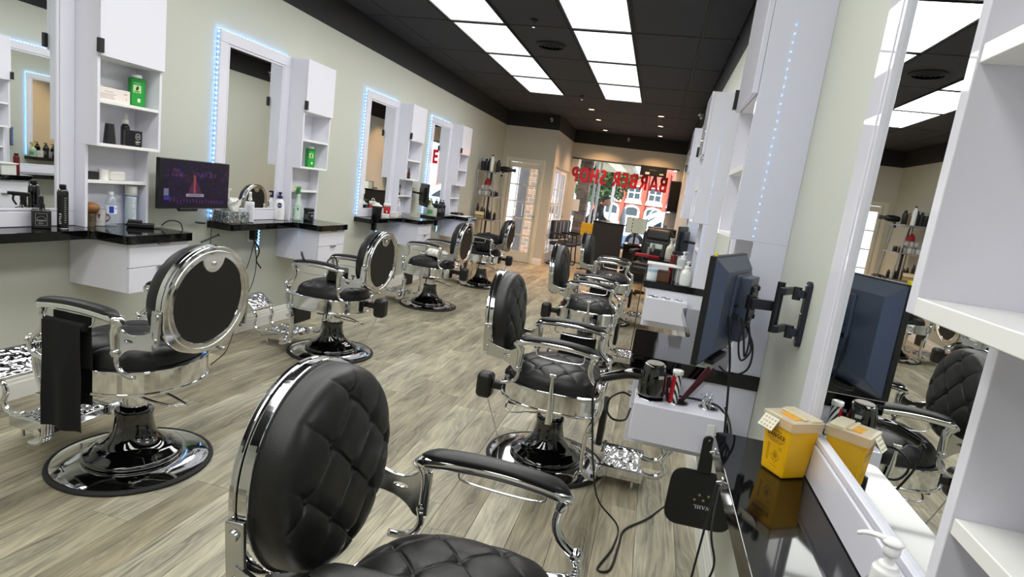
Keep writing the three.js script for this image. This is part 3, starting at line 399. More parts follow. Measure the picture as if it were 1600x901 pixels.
{
  const t = thing('wall_monitor', 'flat monitor on the wall showing a dark purple picture', 'monitor', [XL, 0, -3.4], 0);
  obj('screen_housing', [RB(0.034, 0.325, 0.62, 0.006, 0.175, 1.24, 0), RB(0.03, 0.22, 0.4, 0.01, 0.145, 1.24, 0), RB(0.03, 0.03, 0.17, 0.014, 0.178, 1.072, 0.06)], M.plastic, t);
  const sc = std(0x05030a, 0.3, 0, { emissive: new THREE.Color(1, 1, 1), emissiveMap: screenTex, emissiveIntensity: 0.55 });
  obj('screen', new THREE.PlaneGeometry(0.59, 0.295).rotateY(Math.PI / 2).translate(0.1926, 1.243, 0), sc, t, 'lit purple screen');
  obj('wall_bracket', [RB(0.02, 0.16, 0.1, 0.004, 0.012, 1.24, 0), bb(0.02, 0.14, 1.215, 1.265, -0.03, 0.03, 0.005)], M.plastic, t);
  const l = new THREE.RectAreaLight(new THREE.Color(0.25, 0.14, 0.5), 0.1, 0.59, 0.295); l.position.set(XL + 0.194, 1.243, -3.4); l.lookAt(XL + 2, 1.243, -3.4); l.castShadow = true; scene.add(l);
}
// ---- station with the tissue box
const pebble = canvasTex(256, 128, (g, w, h) => { g.fillStyle = '#2c3533'; g.fillRect(0, 0, w, h); for (let i = 0; i < 420; i++) { const c = ['#5d6f70', '#86979a', '#3d4a4c', '#a9b0ac', '#6b4a40', '#47636b', '#c2c4bd', '#b46a55'][Math.floor(hash(i, 4, 4) * (hash(i, 6, 6) > 0.2 ? 7 : 8))]; g.fillStyle = c; g.beginPath(); g.ellipse(hash(i, 1, 4) * w, hash(i, 2, 4) * h, 5 + 7 * hash(i, 3, 4), 4 + 5 * hash(i, 5, 4), hash(i, 7, 4) * 3, 0, 7); g.fill(); } });
{
  const t = item('tissue_box', 'pebble-patterned tissue box with a white tissue pulled up', 'tissue box', L2.at(0.1, CT, 0.71), [['carton', RB(0.12, 0.085, 0.235, 0.003, 0, 0.0425, 0), std(0xffffff, 0.55, 0, { map: pebble })]], 0);
  const g = new THREE.CylinderGeometry(0.075, 0.026, 0.11, 13, 6, true).translate(0, 0.135, 0), p = g.attributes.position; for (let i = 0; i < p.count; i++) { const y = p.getY(i) - 0.08; p.setX(i, p.getX(i) * 0.55 + 0.02 * (noise(i * 0.7, 3, 2) - 0.5) * (y / 0.1) * 2); p.setZ(i, p.getZ(i) * 1.1 + 0.02 * (noise(i * 0.9, 8, 2) - 0.5)); p.setY(i, p.getY(i) + 0.03 * (noise(i * 1.3, 5, 4) - 0.5) * y * 20); } g.computeVertexNormals();
  obj('tissue', g.translate(0, -0.012, -0.02), std(0xf2f2ef, 0.9, 0, { side: THREE.DoubleSide }), t, 'crumpled white tissue');
}
item('spray_bottle', 'white spray bottle with lilac print beside the tissue box', 'bottle', L2.at(0.13, CT, 0.55), [['body', RB(0.068, 0.165, 0.05, 0.01, 0, 0.0825, 0), C('#e9e9ec')], ['label', B(0.052, 0.13, 0.0005, 0, 0.08, 0.0254), textLines(96, 240, '#dcdce8', (g) => blur(g, 10, 24, 64, 9, 22, '#9a9bc0'))], ...trigger(0.175, C('#f0f0ef'))]);
item('lotion_bottle', 'white lotion bottle with a navy pump and round navy badge', 'bottle', L2.at(0.062, CT, 0.075), [['body', lathe([[0, 0], [0.04, 0], [0.043, 0.006], [0.044, 0.06], [0.041, 0.13], [0.034, 0.165], [0.022, 0.185], [0.018, 0.19], [0, 0.19]], 30).scale(1, 1, 0.75), C('#eeeef0', 0.3)], ['badge', wrap(0.0445, 0.05, 1.0, 0.13).scale(0.93, 1, 0.75).translate(0, 0, 0.002), textLines(128, 128, '#eeeef0', (g) => { g.fillStyle = '#1a1c5c'; g.beginPath(); g.arc(64, 64, 58, 0, 7); g.fill(); g.fillStyle = '#fff'; g.font = 'bold 30px sans-serif'; g.textAlign = 'center'; g.fillText('NIVEA', 64, 75); })], ['print', wrap(0.0448, 0.07, 0.9, 0.06).scale(1, 1, 0.755), textLines(96, 128, '#eeeef0', (g) => { g.fillStyle = '#b9bac4'; g.font = '18px sans-serif'; g.fillText('repair', 18, 26); blur(g, 16, 40, 60, 3, 10, '#c9cad2'); g.strokeStyle = '#c4c5cc'; g.lineWidth = 3; g.beginPath(); g.arc(48, 96, 14, 0, 7); g.stroke(); })], ['pump', [cyl(0.021, 0.022, 0.022, 0, 0.2), cyl(0.008, 0.008, 0.03, 0, 0.222), RB(0.03, 0.016, 0.05, 0.006, 0, 0.238, 0.006)], C('#20225e', 0.35), 'navy pump']], undefined, 'bottles by the tissue box');
item('spray_bottle', 'tall clear spray bottle with a green trigger head', 'bottle', L2.at(0.125, CT, -0.1), [['body', lathe([[0, 0], [0.04, 0], [0.043, 0.006], [0.043, 0.13], [0.038, 0.155], [0.022, 0.19], [0.017, 0.225], [0.0165, 0.24], [0, 0.24]], 28), phys(0xdfeee6, 0.18, { transmission: 0.45, thickness: 0 })], ['label', wrap(0.0436, 0.11, 1.9, 0.075), textLines(128, 128, '#cfe0d6', (g) => { blur(g, 20, 30, 60, 6, 15, '#4f8a68'); g.fillStyle = '#4c9a3a'; g.beginPath(); g.arc(100, 26, 14, 0, 7); g.fill(); })], ...trigger(0.24, C('#2f8a3c'), C('#d8d64a'))], 0.1);
item('jar', 'stout black jar with a silver band by the clear spray bottle', 'jar', L2.at(0.17, CT, -0.21), [['body', lathe([[0, 0], [0.042, 0], [0.044, 0.004], [0.044, 0.088], [0, 0.088]], 28), C('#17171a', 0.25)], ['label', wrap(0.0444, 0.06, 2.6, 0.045), textLines(160, 64, '#1c1c20', (g) => { blur(g, 20, 14, 70, 4, 12, '#70757a'); g.fillStyle = '#c8ccd2'; g.fillRect(116, 18, 22, 12); })], ['lid', lathe([[0.046, 0.09], [0.047, 0.092], [0.047, 0.112], [0.044, 0.116], [0, 0.116]], 28), C('#101012', 0.35)]]);
talcBottle('green flat talc bottle alone on its shelf below the succulent', L2.at(0.105, 1.448, -0.27));
item('succulent', 'tiny dark succulent in a white pot on a cabinet shelf', 'plant', L2.at(0.125, 1.686, -0.06), [['pot', lathe([[0, 0], [0.022, 0], [0.027, 0.05], [0.024, 0.05], [0.02, 0.04], [0, 0.04]], 20), C('#eeeeec')], ['leaves', Array.from({ length: 14 }, (_, i) => { const a = i * 2.4, e = 0.4 + 0.09 * i; return new THREE.SphereGeometry(0.011, 8, 6).scale(0.55, 1.7, 0.4).translate(0, 0.018, 0).rotateX(e * 0.6).rotateY(a).translate(0, 0.05, 0); }), C('#26302a', 0.7)]]);
// ---- station with the red tumbler, station by the product shelves
item('cup', 'large black cup with a pale lid beside the red tumbler', 'cup', L3.at(0.12, CT, 0.55), [['body', lathe([[0, 0], [0.055, 0], [0.058, 0.13], [0.05, 0.132], [0, 0.132]], 26), C('#131316', 0.3)], ['lid', lathe([[0, 0.13], [0.06, 0.13], [0.06, 0.145], [0.03, 0.158], [0.02, 0.175], [0, 0.176]], 26), C('#dedcd6')]]);
item('tumbler', 'red tumbler with white lid and loop handle', 'tumbler', L3.at(0.12, CT, 0.29), [['body', lathe([[0, 0], [0.035, 0], [0.042, 0.13], [0, 0.132]], 24), C('#b31624', 0.35)], ['lid', lathe([[0, 0.13], [0.044, 0.13], [0.044, 0.16], [0.04, 0.168], [0, 0.168]], 24), C('#efeeea')], ['loop', new THREE.TorusGeometry(0.028, 0.004, 8, 24, Math.PI).translate(0, 0.175, 0), C('#e8e8e4')], ['emblem', wrap(0.0402, 0.04, 0.8, 0.07), textLines(64, 64, '#b31624', (g) => { g.fillStyle = '#f4f0ec'; g.fillRect(26, 10, 12, 44); g.fillRect(10, 26, 44, 12); })]]);
for (const [l, d, z, w, h, c] of [['low white carton between the black cup and red tumbler', 0.16, 0.4, 0.09, 0.045, '#e8e6e2'], ['white carton against the cabinet by the red tumbler', 0.13, 0.09, 0.1, 0.06, '#e4e2de'], ['grey carton on the deep counter part by the red tumbler', 0.2, -0.09, 0.1, 0.06, '#9a9a9c'], ['cream carton between the green spray bottle and the black pump bottles', 0.15, 0, 0.07, 0.11, '#d9d6cf']])
  item('carton', l, 'box', (h > 0.1 ? L4 : L3).at(d, CT, h > 0.1 ? 0.7 : z), [['box', RB(w, h, 0.07, 0.004, 0, h / 2, 0), C(c, 0.6)], ['flap', RB(w * 0.98, 0.004, 0.068, 0.0015, 0, h + 0.001, 0), C(c, 0.55)]]);
item('spray_bottle', 'slim white spray bottle in the cabinet beside the red tumbler', 'bottle', L3.at(0.07, CT, -0.13), [['body', round(0.03, 0.16, 0.5), C('#d6d6dc')], ...trigger(0.16, C('#ecece8'))]);
item('dropper_bottle', 'small brown dropper bottle on a cabinet shelf', 'bottle', L3.at(0.12, 1.448, -0.24), [['body', round(0.02, 0.09, 0.45), C('#4a1a14', 0.2)], ['dropper', [cyl(0.009, 0.01, 0.02, 0, 0.1), cyl(0.005, 0.008, 0.03, 0, 0.125)], M.plastic]]);
item('spray_can', 'short black can on the low shelf over the white spray bottle', 'can', L3.at(0.06, 1.233, -0.1), [['body', lathe([[0, 0], [0.03, 0], [0.03, 0.12], [0.025, 0.13], [0, 0.132]], 24), C('#26282c', 0.3)], ['label', wrap(0.0304, 0.06, 2, 0.06), C('#8a9098', 0.4)]]);
item('spray_bottle', 'pale green spray bottle with yellow trigger below the edge-on monitor', 'bottle', L4.at(0.12, CT, 0.8), [['body', round(0.05, 0.17, 0.4, 0.3), phys(0xcfe6d4, 0.2, { transmission: 0.4, thickness: 0 })], ['label', wrap(0.0506, 0.06, 1.8, 0.06), C('#5a8f5c', 0.5)], ...trigger(0.17, C('#d8b21e'), C('#3a7a30'))]);
[0.58, 0.42, 0.3].forEach((z, i) => item('pump_bottle', ['black pump bottle next to the cream carton', 'middle black pump bottle of three before the far mirror', 'black pump bottle closest to the steel shelves'][i], 'bottle', L4.at(0.12, CT, z), [['body', round(0.042, 0.2 - i * 0.01, 0.5, 0.2), C('#101013', 0.2)], ['label', wrap(0.0425, 0.06, 1.4, 0.08), C('#5c5c5e', 0.5)], ...pump(0.2 - i * 0.01, 0.04, M.plastic)], undefined, 'black pump bottles'));
item('tall_bottle', 'slim green bottle standing in the cabinet by the black pump bottles', 'bottle', L4.at(0.06, CT, -0.08), [['body', round(0.018, 0.16, 0.5), C('#3f8a50', 0.3)], ['cap', cyl(0.01, 0.01, 0.02, 0, 0.168), C('#dfe5df')]]);
{
  const g = new THREE.PlaneGeometry(0.34, 0.42, 16, 18).rotateX(-Math.PI / 2), p = g.attributes.position; for (let i = 0; i < p.count; i++) p.setY(i, 0.012 * noise(p.getX(i) * 14, p.getZ(i) * 14, 4)); g.computeVertexNormals();
  const t = thing('towel', 'white towel laid flat under the black clippers', 'towel', L4.at(0.24, CT + 0.002, -0.21)); obj('cloth', [g, bb(-0.165, 0.165, 0, 0.008, -0.2, 0.2, 0.003)], std(0xefefea, 0.95, 0, { side: THREE.DoubleSide }), t);
  for (let i = 0; i < 3; i++) item('hair_clipper', ['black hair clipper lying on the white towel, cord end outward', 'middle black hair clipper on the white towel', 'black hair clipper on the white towel next to the steel shelves'][i], 'clipper', L4.at(0.18 + 0.05 * (i % 2), CT + 0.014, -0.1 - i * 0.09), [['body', [RB(0.13, 0.034, 0.04, 0.01, 0, 0.017, 0)], M.plastic], ['blade', RB(0.035, 0.018, 0.04, 0.003, 0.08, 0.012, 0), M.steel]], 0.3 * i, 'clippers on the white towel');
}
{ // edge-on monitor on an arm
  const t = thing('wall_monitor', 'monitor seen edge-on, swung out on an arm beside the pale green spray bottle', 'monitor', [XL, 0, -7.42]);
  const g = (q) => q.rotateY(0.62).translate(0.2, 0, 0);
  obj('screen_housing', [g(RB(0.03, 0.3, 0.44, 0.006, 0, 1.26, 0)), g(RB(0.03, 0.2, 0.28, 0.01, -0.025, 1.26, 0))], M.plastic, t); obj('screen', g(B(0.002, 0.27, 0.41, 0.0155, 1.262, 0)), C('#1b1c20', 0.08), t, 'dark screen'); obj('arm', [bb(0.0, 0.02, 1.2, 1.34, -0.03, 0.03, 0.004), tube([[0.02, 1.28, 0], [0.08, 1.28, 0.06], [0.165, 1.27, -0.02]], 0.014, 20)], M.plastic, t);
}
// power outlets, hanging cords and LED tails under the counters
const cordOf = (part, label, pts, r = 0.0035) => { const o = scene.children.find((q) => q.userData.label?.includes(part)); o.updateMatrixWorld(true); return obj('cord', tube(pts, r, pts.length * 10, 6).applyMatrix4(o.matrixWorld.clone().invert()), M.cord, o, label); };
for (const [S, z, who] of [[L2, 0.36, 'under the counter with the tissue box'], [L3, 0.42, 'under the counter with the red tumbler'], [L4, 0.3, 'under the counter with the black pump bottles']]) {
  const [x, , zz] = S.at(0, 0, z); item('power_outlet', 'white outlet with a black plug ' + who, 'outlet', [x, 0.83, zz], [['cover', RB(0.008, 0.115, 0.072, 0.003, 0.005, 0, 0), M.whiteMatte], ['plug', [RB(0.055, 0.085, 0.05, 0.008, 0.034, 0.005, 0)], M.plastic, 'black power adapter']], 0);
  const k = []; for (let i = 0; i < 6; i++) k.push(B(0.003, 0.006, 0.006, 0.03, 0.035 - i * 0.028, -0.075), B(0.003, 0.006, 0.006, 0.03, 0.021 - i * 0.028, -0.06)); const q = thing('led_tail', 'loose end of LED tape glowing blue ' + who, 'led tape', [x, 0.83, zz]); obj('tape', [bb(0.022, 0.029, -0.13, 0.06, -0.083, -0.053, 0.001)], M.ledTape, q); obj('led_lights', k, M.led, q);
}
cordOf('black plug under the counter with the tissue', 'thin black cord trailing from the outlet under the tissue box to the floor', [[-3.21, 0.8, -4.21], [-3.2, 0.6, -4.24], [-3.19, 0.45, -4.2], [-3.17, 0.25, -4.05], [-3.1, 0.02, -3.85], [-2.95, 0.006, -3.6], [-2.85, 0.006, -3.35]]);
cordOf('black plug under the counter with the tissue', 'second thin black cord hanging against the wall under the tissue box', [[-3.21, 0.8, -4.22], [-3.225, 0.55, -4.15], [-3.23, 0.4, -4.0], [-3.23, 0.33, -3.85], [-3.23, 0.2, -3.72]]);
cordOf('black plug under the counter with the tissue', 'short black cord with a small connector below the outlet under the tissue box', [[-3.21, 0.8, -4.2], [-3.2, 0.7, -4.27], [-3.2, 0.62, -4.24], [-3.19, 0.55, -4.29]], 0.006);
cordOf('clipper lying on the counter below the monitor', 'black cord arching from the counter end behind the barber chair with the towel', [[-3.03, 0.965, -3.06], [-3.0, 1.01, -3.1], [-2.97, 1.0, -3.16], [-2.97, 0.9, -3.19], [-2.99, 0.7, -3.2], [-3.1, 0.3, -3.25], [-3.22, 0.18, -3.28]], 0.004);
cordOf('flat monitor on the wall', 'thin cord hanging straight down from the wall monitor', [[-3.1, 1.07, -3.62], [-3.14, 0.95, -3.64], [-3.15, 0.75, -3.64], [-3.2, 0.4, -3.62], [-3.23, 0.16, -3.6]], 0.003);
item('utensil_holder', 'thin black clip tray on the wall cord below the monitor', 'tray', [-3.2, 0.955, -3.6], [['disc', cyl(0.035, 0.03, 0.008, 0, 0, 0), M.plastic], ['clip', rod([-0.045, 0, 0], [0.012, 0, 0], 0.006), M.plastic]], 0);
item('comb', 'black comb clipped on the wall by the counter with the tissue box', 'comb', [-3.12, 0.85, -3.6], [['spine', rod([0, -0.03, -0.06], [0, 0.03, 0.06], 0.006), M.plastic], ['tip', sph(0.01, 0, 0.03, 0.06), M.plastic]], 2.6);
item('comb', 'bright green comb clipped below the monitor', 'comb', [-3.12, 0.785, -3.62], [['spine', rod([0, -0.004, -0.07], [0, 0.004, 0.07], 0.006), C('#22c83a', 0.5)], ['teeth', RB(0.006, 0.02, 0.07, 0.002, 0, 0.008, 0.02), C('#22c83a', 0.5)]], 2.7);
// things left on the chairs
{
  const g = new THREE.PlaneGeometry(0.2, 0.46, 12, 30), p = g.attributes.position; for (let i = 0; i < p.count; i++) { const x = p.getX(i), y = p.getY(i); p.setZ(i, 0.012 * Math.sin(x * 46 + 1) * (0.5 - y / 0.46) + 0.006 * noise(x * 22, y * 10, 4)); } g.computeVertexNormals();
  const back = g.clone().translate(0.012, 0.05, -0.03).scale(1, 0.84, 1);
  const t = thing('towel', 'long black towel hanging over a chair arm bar', 'towel', [-2.252, 0.728, -1.82]); obj('front_fold', [g.translate(0, -0.23, 0.016)], std(0x08080a, 0.95, 0, { side: THREE.DoubleSide }), t); obj('rear_fold', [back.translate(0, -0.2, 0.006)], std(0x0a0a0c, 0.95, 0, { side: THREE.DoubleSide }), t); obj('top_fold', new THREE.CylinderGeometry(0.016, 0.016, 0.205, 14).rotateZ(Math.PI / 2).translate(0.004, -0.006, 0), M.cloth, t);
}
item('clipper_case', 'open black clipper case on a chair seat', 'case', [-2.36, 0.6, -4.12], [['case', [RB(0.16, 0.09, 0.2, 0.014, 0, 0.05, 0)], M.plastic], ['cable', tube([[0, 0.1, 0.05], [-0.03, 0.2, 0.1], [-0.08, 0.17, 0.16], [-0.04, 0.12, 0.1]], 0.006), M.cord], ['latch', B(0.03, 0.01, 0.004, 0, 0.07, 0.101), M.steel]], 0.5);
item('tapered_comb', 'black comb standing across a chair arm pad', 'comb', [-2.51, 0.772, -3.85], [['spine', rod([-0.04, 0.045, -0.045], [0.03, 0.0, 0.02], 0.007), M.plastic], ['teeth', rod([-0.03, 0.032, -0.036], [0.02, 0.0, 0.01], 0.009), M.plastic]], 0);
const lump = (w, h, d, k) => { const g = new THREE.SphereGeometry(1, 36, 22), p = g.attributes.position; for (let i = 0; i < p.count; i++) { const x = p.getX(i), y = p.getY(i), z = p.getZ(i), n = 0.72 + 0.55 * fbm(x * 2.6 + k, z * 2.6 + y * 1.7, k, 3); p.setXYZ(i, x * w * n, Math.max(-0.25, y) * h * n, z * d * n); } g.computeVertexNormals(); return g; };
item('towel', 'crumpled white towels on a chair seat', 'towel', [-2.43, 0.63, -6.4], [['cloth', [lump(0.11, 0.075, 0.1, 2), lump(0.09, 0.06, 0.11, 5).translate(0.09, 0, 0.05)], C('#e9e8e3', 0.95)]], 0);
item('cape', 'black barber cape heaped over a chair seat', 'cape', [-2.38, 0.65, -8.33], [['cloth', [lump(0.2, 0.16, 0.2, 3), lump(0.14, 0.12, 0.2, 9).translate(0.05, -0.05, 0.12)], M.cloth]], 0);
item('cape', 'black cape folded over the far arm bar of the chair at the hair dryer', 'cape', [-0.33, 0.6, -3.455], [['cloth', [RB(0.22, 0.2, 0.03, 0.012, 0, -0.02, 0, 3)], M.cloth]], 0);
item('cape', 'black cape lying behind the chair at the empty tool holder', 'cape', [-0.4, 0.6, -5.76], [['cloth', [RB(0.22, 0.19, 0.03, 0.012, 0, -0.01, 0, 3)], M.cloth]], 0);
// steel product shelves
{
  const t = thing('product_shelves', 'leaning steel shelf unit with three glass shelves of hair products', 'shelves', [XL + 0.04, 0, -10.45]);
  for (const [z, s] of [[0.3, 1], [-0.3, 1]]) obj('upright', [rod([0.02, 0.0, z], [0.02, 1.76, z], 0.014), rod([0.42, 0.3, z], [0.3, 1.74, z], 0.012)], M.steel, t);
  obj('post', bb(0.17, 0.2, 0, 1.74, -0.02, 0.02), C('#2a2a2c', 0.5), t);
  for (const [y, w] of [[1.74, 0.36], [1.31, 0.38], [0.885, 0.4]]) obj('shelf', RB(w, 0.022, 0.62, 0.004, w / 2 + 0.01, y, 0), M.steel, t);
  const put = (y, x, z, w, h, c, k, label) => item('hair_product', label, 'bottle', [XL + 0.04 + x, y + 0.011, -10.45 + z], [['body', k ? lathe([[0, 0], [w, 0], [w, h * 0.8], [w * 0.6, h * 0.9], [w * 0.5, h], [0, h]], 18) : lathe([[0, 0], [w, 0], [w, h * 0.75], [w * 0.95, h * 0.76], [0, h * 0.76]], 18), C(c, 0.35)], ['cap', k ? cyl(w * 0.5, w * 0.5, h * 0.12, 0, h * 1.03, 0, 14) : cyl(w * 1.03, w * 1.03, h * 0.22, 0, h * 0.87, 0, 18), C(k ? '#1a1a1a' : '#8a8a8c', 0.4)]], 0, 'products on the steel shelves');
  const top = [['black tall tin', '#1c1c1e', 0.05, 0.22, 0], ['black squat bottle', '#151517', 0.045, 0.2, 1], ['black bottle with pale foot', '#222226', 0.045, 0.21, 1], ['white tall bottle', '#e6e8e6', 0.042, 0.27, 1], ['amber bottle', '#6b5a3a', 0.03, 0.17, 1], ['dark bottle at the shelf end', '#18181a', 0.05, 0.2, 1]];
  top.forEach(([n, c, w, h, k], i) => put(1.74, 0.07 + 0.055 * i, 0.22 - 0.02 * (i % 3), w * 0.8, h, c, k, n + ' on the top steel shelf'));
  for (let i = 0; i < 6; i++) put(1.31, 0.06 + 0.062 * i, 0.22 - 0.05 * (i % 2), 0.033, 0.1, i > 3 ? '#1f1f22' : '#c9c8c4', 0, i > 3 ? 'black jar on the middle steel shelf' : 'pale jar on the middle steel shelf'); for (let i = 0; i < 3; i++) put(1.42, 0.1 + 0.07 * i, 0.2, 0.03, 0.08, '#bdbcb8', 0, 'pale jar stacked on others on the middle steel shelf');
  const low = ['#2a1512', '#17171a', '#1c1c20', '#141416', '#222226', '#17171a']; low.forEach((c, i) => put(0.885, 0.06 + 0.064 * i, 0.2 - 0.04 * (i % 2), 0.026, i === 0 ? 0.24 : 0.2 - 0.015 * i, c, 1, (i ? 'dark' : 'red-brown slim') + ' bottle on the bottom steel shelf'));
  for (let i = 0; i < 2; i++) item('tin', ['gold tin on the bottom steel shelf', 'cream tin stacked on the gold tin'][i], 'tin', [XL + 0.17, 0.897 + i * 0.062, -10.17], [['body', RB(0.15, 0.056, 0.09, 0.006, 0, 0.029, 0), C(['#a8925c', '#e2d8b8'][i], 0.4)], ['lid', RB(0.152, 0.012, 0.092, 0.004, 0, 0.052, 0), C(['#8f7a48', '#d6caa4'][i], 0.4)]], 0);
  item('hair_dryer', 'black hair dryer laid over the end of the top steel shelf', 'hair dryer', [XL + 0.43, 1.83, -10.62], [['barrel', lathe([[0, -0.11], [0.035, -0.11], [0.05, -0.06], [0.055, 0.02], [0.045, 0.09], [0.03, 0.11], [0, 0.11]], 20).rotateZ(Math.PI / 2).rotateX(0.4), M.plastic], ['handle', rod([-0.02, 0, 0.02], [-0.05, -0.14, 0.05], 0.018), M.plastic], ['nozzle', cyl(0.025, 0.035, 0.1).rotateZ(Math.PI / 2).translate(0.15, 0, 0), C('#4a4642', 0.5)]], 0);
  item('red_pouch', 'small red pouch behind the pale jars on the steel shelves', 'pouch', [XL + 0.2, 1.42, -10.36], [['pouch', lump(0.06, 0.1, 0.03, 4).translate(0, 0.1, 0), C('#a31224', 0.6)]], 0);
}
// ---------------------------------------------------------------- right-hand wall: sharps box, soap, tool holders, monitor
{
  const T0 = -1.007, t = thing('sharps_container', 'yellow plastic sharps container with a clear lid on the black counter', 'sharps container', [0.366, CT, -1.335], T0);
  const taper = (w0, w1, y0, y1, r) => { const g = RB(1, 1, 1, r, 0, 0.5, 0, 3), p = g.attributes.position; for (let i = 0; i < p.count; i++) { const k = p.getY(i), w = w0 + (w1 - w0) * k; p.setXYZ(i, p.getX(i) * w, y0 + k * (y1 - y0), p.getZ(i) * w); } g.computeVertexNormals(); return g; };
  obj('bin', taper(0.064, 0.08, 0.001, 0.122, 0.06), std(0xf2bb0c, 0.35), t, 'yellow bin');
  const frost = phys(0xefe9d2, 0.35, { transmission: 0.55, thickness: 0 });
  obj('lid', [taper(0.087, 0.089, 0.112, 0.134, 0.05), RB(0.084, 0.006, 0.03, 0.002, 0, 0.136, -0.024), RB(0.07, 0.005, 0.008, 0.002, 0, 0.137, 0.0)], frost, t, 'frosted clear lid'); obj('slot', RB(0.045, 0.002, 0.02, 0.0008, 0.004, 0.1345, 0.012), std(0xd89c08, 0.4), t, 'yellow slot in the lid');
  const fl = obj('lid_flap', RB(0.042, 0.002, 0.04, 0.0008, 0, 0, 0.02).rotateX(0.95).translate(-0.015, 0.134, 0.038), phys(0xf2efe2, 0.4, { transmission: 0.2, thickness: 0 }), t, 'frosted hinged flap hanging over the front'); obj('flap_ribs', Array.from({ length: 16 }, (_, i) => RB(0.005, 0.0022, 0.005, 0.001, 0, 0, 0).translate(-0.0135 + (i % 4) * 0.009, 0.0014, 0.0065 + Math.floor(i / 4) * 0.009).rotateX(0.95).translate(-0.015, 0.134, 0.038)), frost, fl);
  const tx = canvasTex(512, 720, (g) => {
    g.fillStyle = '#f0b70a'; g.fillRect(0, 0, 512, 720); g.fillStyle = '#151208'; g.textAlign = 'center'; g.font = 'bold 34px sans-serif'; g.fillText('INFECTIOUS !', 276, 60); g.font = 'bold 112px sans-serif'; g.fillText('DANGER', 256, 164);
    g.font = 'bold 27px sans-serif'; g.fillText('CONTAMINATED SHARPS DESTROY', 256, 212); g.fillText('BY INCINERATION ONLY', 256, 246); g.font = '28px sans-serif'; g.fillText('SHARPS', 390, 322); g.fillText('1 LITRE', 390, 354);
    g.save(); g.translate(300, 490); g.lineWidth = 6; g.strokeStyle = '#151208'; g.strokeRect(0, 0, 0, 0); g.beginPath(); g.moveTo(0, -112); g.lineTo(112, 0); g.lineTo(0, 112); g.lineTo(-112, 0); g.closePath(); g.stroke(); g.lineWidth = 12; for (let k = 0; k < 3; k++) { g.save(); g.translate(0, -22); g.rotate(k * 2.094); g.beginPath(); g.arc(0, -22, 21, 2.2, 7.2); g.stroke(); g.restore(); } g.beginPath(); g.arc(0, -22, 8, 0, 7); g.fill(); g.font = 'bold 22px sans-serif'; g.fillText('BIOHAZARD', 0, 54); g.restore();
    g.lineWidth = 4; for (let k = 0; k < 5; k++) { g.strokeRect(84, 300 + k * 62, 50, 50); g.beginPath(); g.arc(109, 325 + k * 62, 12, 0, 7); g.stroke(); } g.font = '24px sans-serif'; g.fillText('DO NOT OVERFILL', 290, 660);
  });
  obj('printed_face', new THREE.PlaneGeometry(0.058, 0.094).rotateX(0.066).translate(0, 0.058, 0.0363), std(0xffffff, 0.35, 0, { map: tx }), t, 'black warning print with biohazard symbol');
}
{
  const t = thing('soap_dispenser', 'clear bottle with a white pump in front of the wall mirror', 'soap dispenser', [0.385, CT, -0.835], 2.75);
  obj('bottle', lathe([[0, 0], [0.026, 0], [0.028, 0.006], [0.028, 0.062], [0.02, 0.076], [0.013, 0.08], [0, 0.08]], 32), M.clear, t, 'clear bottle'); const w = C('#f0f0f0', 0.3);
  obj('collar', lathe([[0, 0.07], [0.0175, 0.07], [0.018, 0.074], [0.018, 0.096], [0.0165, 0.1], [0.0125, 0.1], [0.0125, 0.105], [0.011, 0.107], [0, 0.107]], 36), w, t, 'white ribbed collar');
  obj('pump_head', [cyl(0.0055, 0.0065, 0.02, 0, 0.115, 0, 24), lathe([[0, 0.12], [0.0095, 0.12], [0.0105, 0.123], [0.0105, 0.134], [0, 0.134]], 30), new THREE.SphereGeometry(1, 24, 14).scale(0.014, 0.006, 0.013).translate(0.001, 0.138, 0), sweep([[0.0, 0.138], [0.018, 0.1405], [0.034, 0.138], [0.042, 0.133]], 0, (q) => [0.0075 - 0.004 * q, 0.0042 - 0.0015 * q], 14, 12, 2)], w, t, 'white pump head with spout');
}
function toolHolder(label, x0, x1, y0, y1, z0, z1, rings) {
  const t = thing('tool_holder', label, 'tool holder', [0, 0, 0]); obj('box', bb(x0, x1, y0, y1, z1, z0, 0.004), M.white, t);
  for (const [x, z, r] of rings) { obj('ring', new THREE.TorusGeometry(r, 0.0035, 8, 32).rotateX(Math.PI / 2).translate(x, y1 + 0.001, z), M.chrome, t, 'chrome ring'); obj('opening', cyl(r, r, 0.001, x, y1 + 0.0008, z, 28), M.vinyl, t, 'dark opening'); }
}
toolHolder('white wall-hung tool holder with a hair dryer standing in it', 0.035, 0.345, 0.7, 0.835, -1.975, -2.139, [[0.09, -2.06, 0.048], [0.182, -2.066, 0.038], [0.29, -2.07, 0.031]]);
toolHolder('empty white tool holder with three chrome rings', 0.03, 0.325, 0.69, 0.86, -4.26, -4.419, [[0.08, -4.34, 0.04], [0.17, -4.34, 0.034], [0.26, -4.34, 0.03]]);
item('hair_dryer', 'glossy black hair dryer standing nose down in the white tool holder', 'hair dryer', [0.088, 0.837, -2.06], [['barrel', lathe([[0, 0], [0.044, 0], [0.047, 0.02], [0.049, 0.055], [0.046, 0.09], [0.038, 0.118], [0.034, 0.124], [0, 0.124]], 36), M.gloss], ['inlet_grille', [lathe([[0, 0.124], [0.03, 0.124], [0.032, 0.126], [0.028, 0.129], [0, 0.127]], 30)], C('#8f8a80', 0.5), 'pale air inlet'], ['handle', [sweep([[-0.03, 0.072], [-0.08, 0.07], [-0.15, 0.045], [-0.185, 0.03]], 0, (q) => [0.017 - 0.004 * q, 0.02 - 0.005 * q], 20, 14, 2.4), rod([-0.185, 0.03, 0], [-0.2, 0.015, 0], 0.007)], M.gloss], ['emblem', RB(0.02, 0.012, 0.002, 0.0008, 0, 0, 0).rotateY(0.5).translate(0.0245, 0.088, 0.0415), M.chrome]], 0);
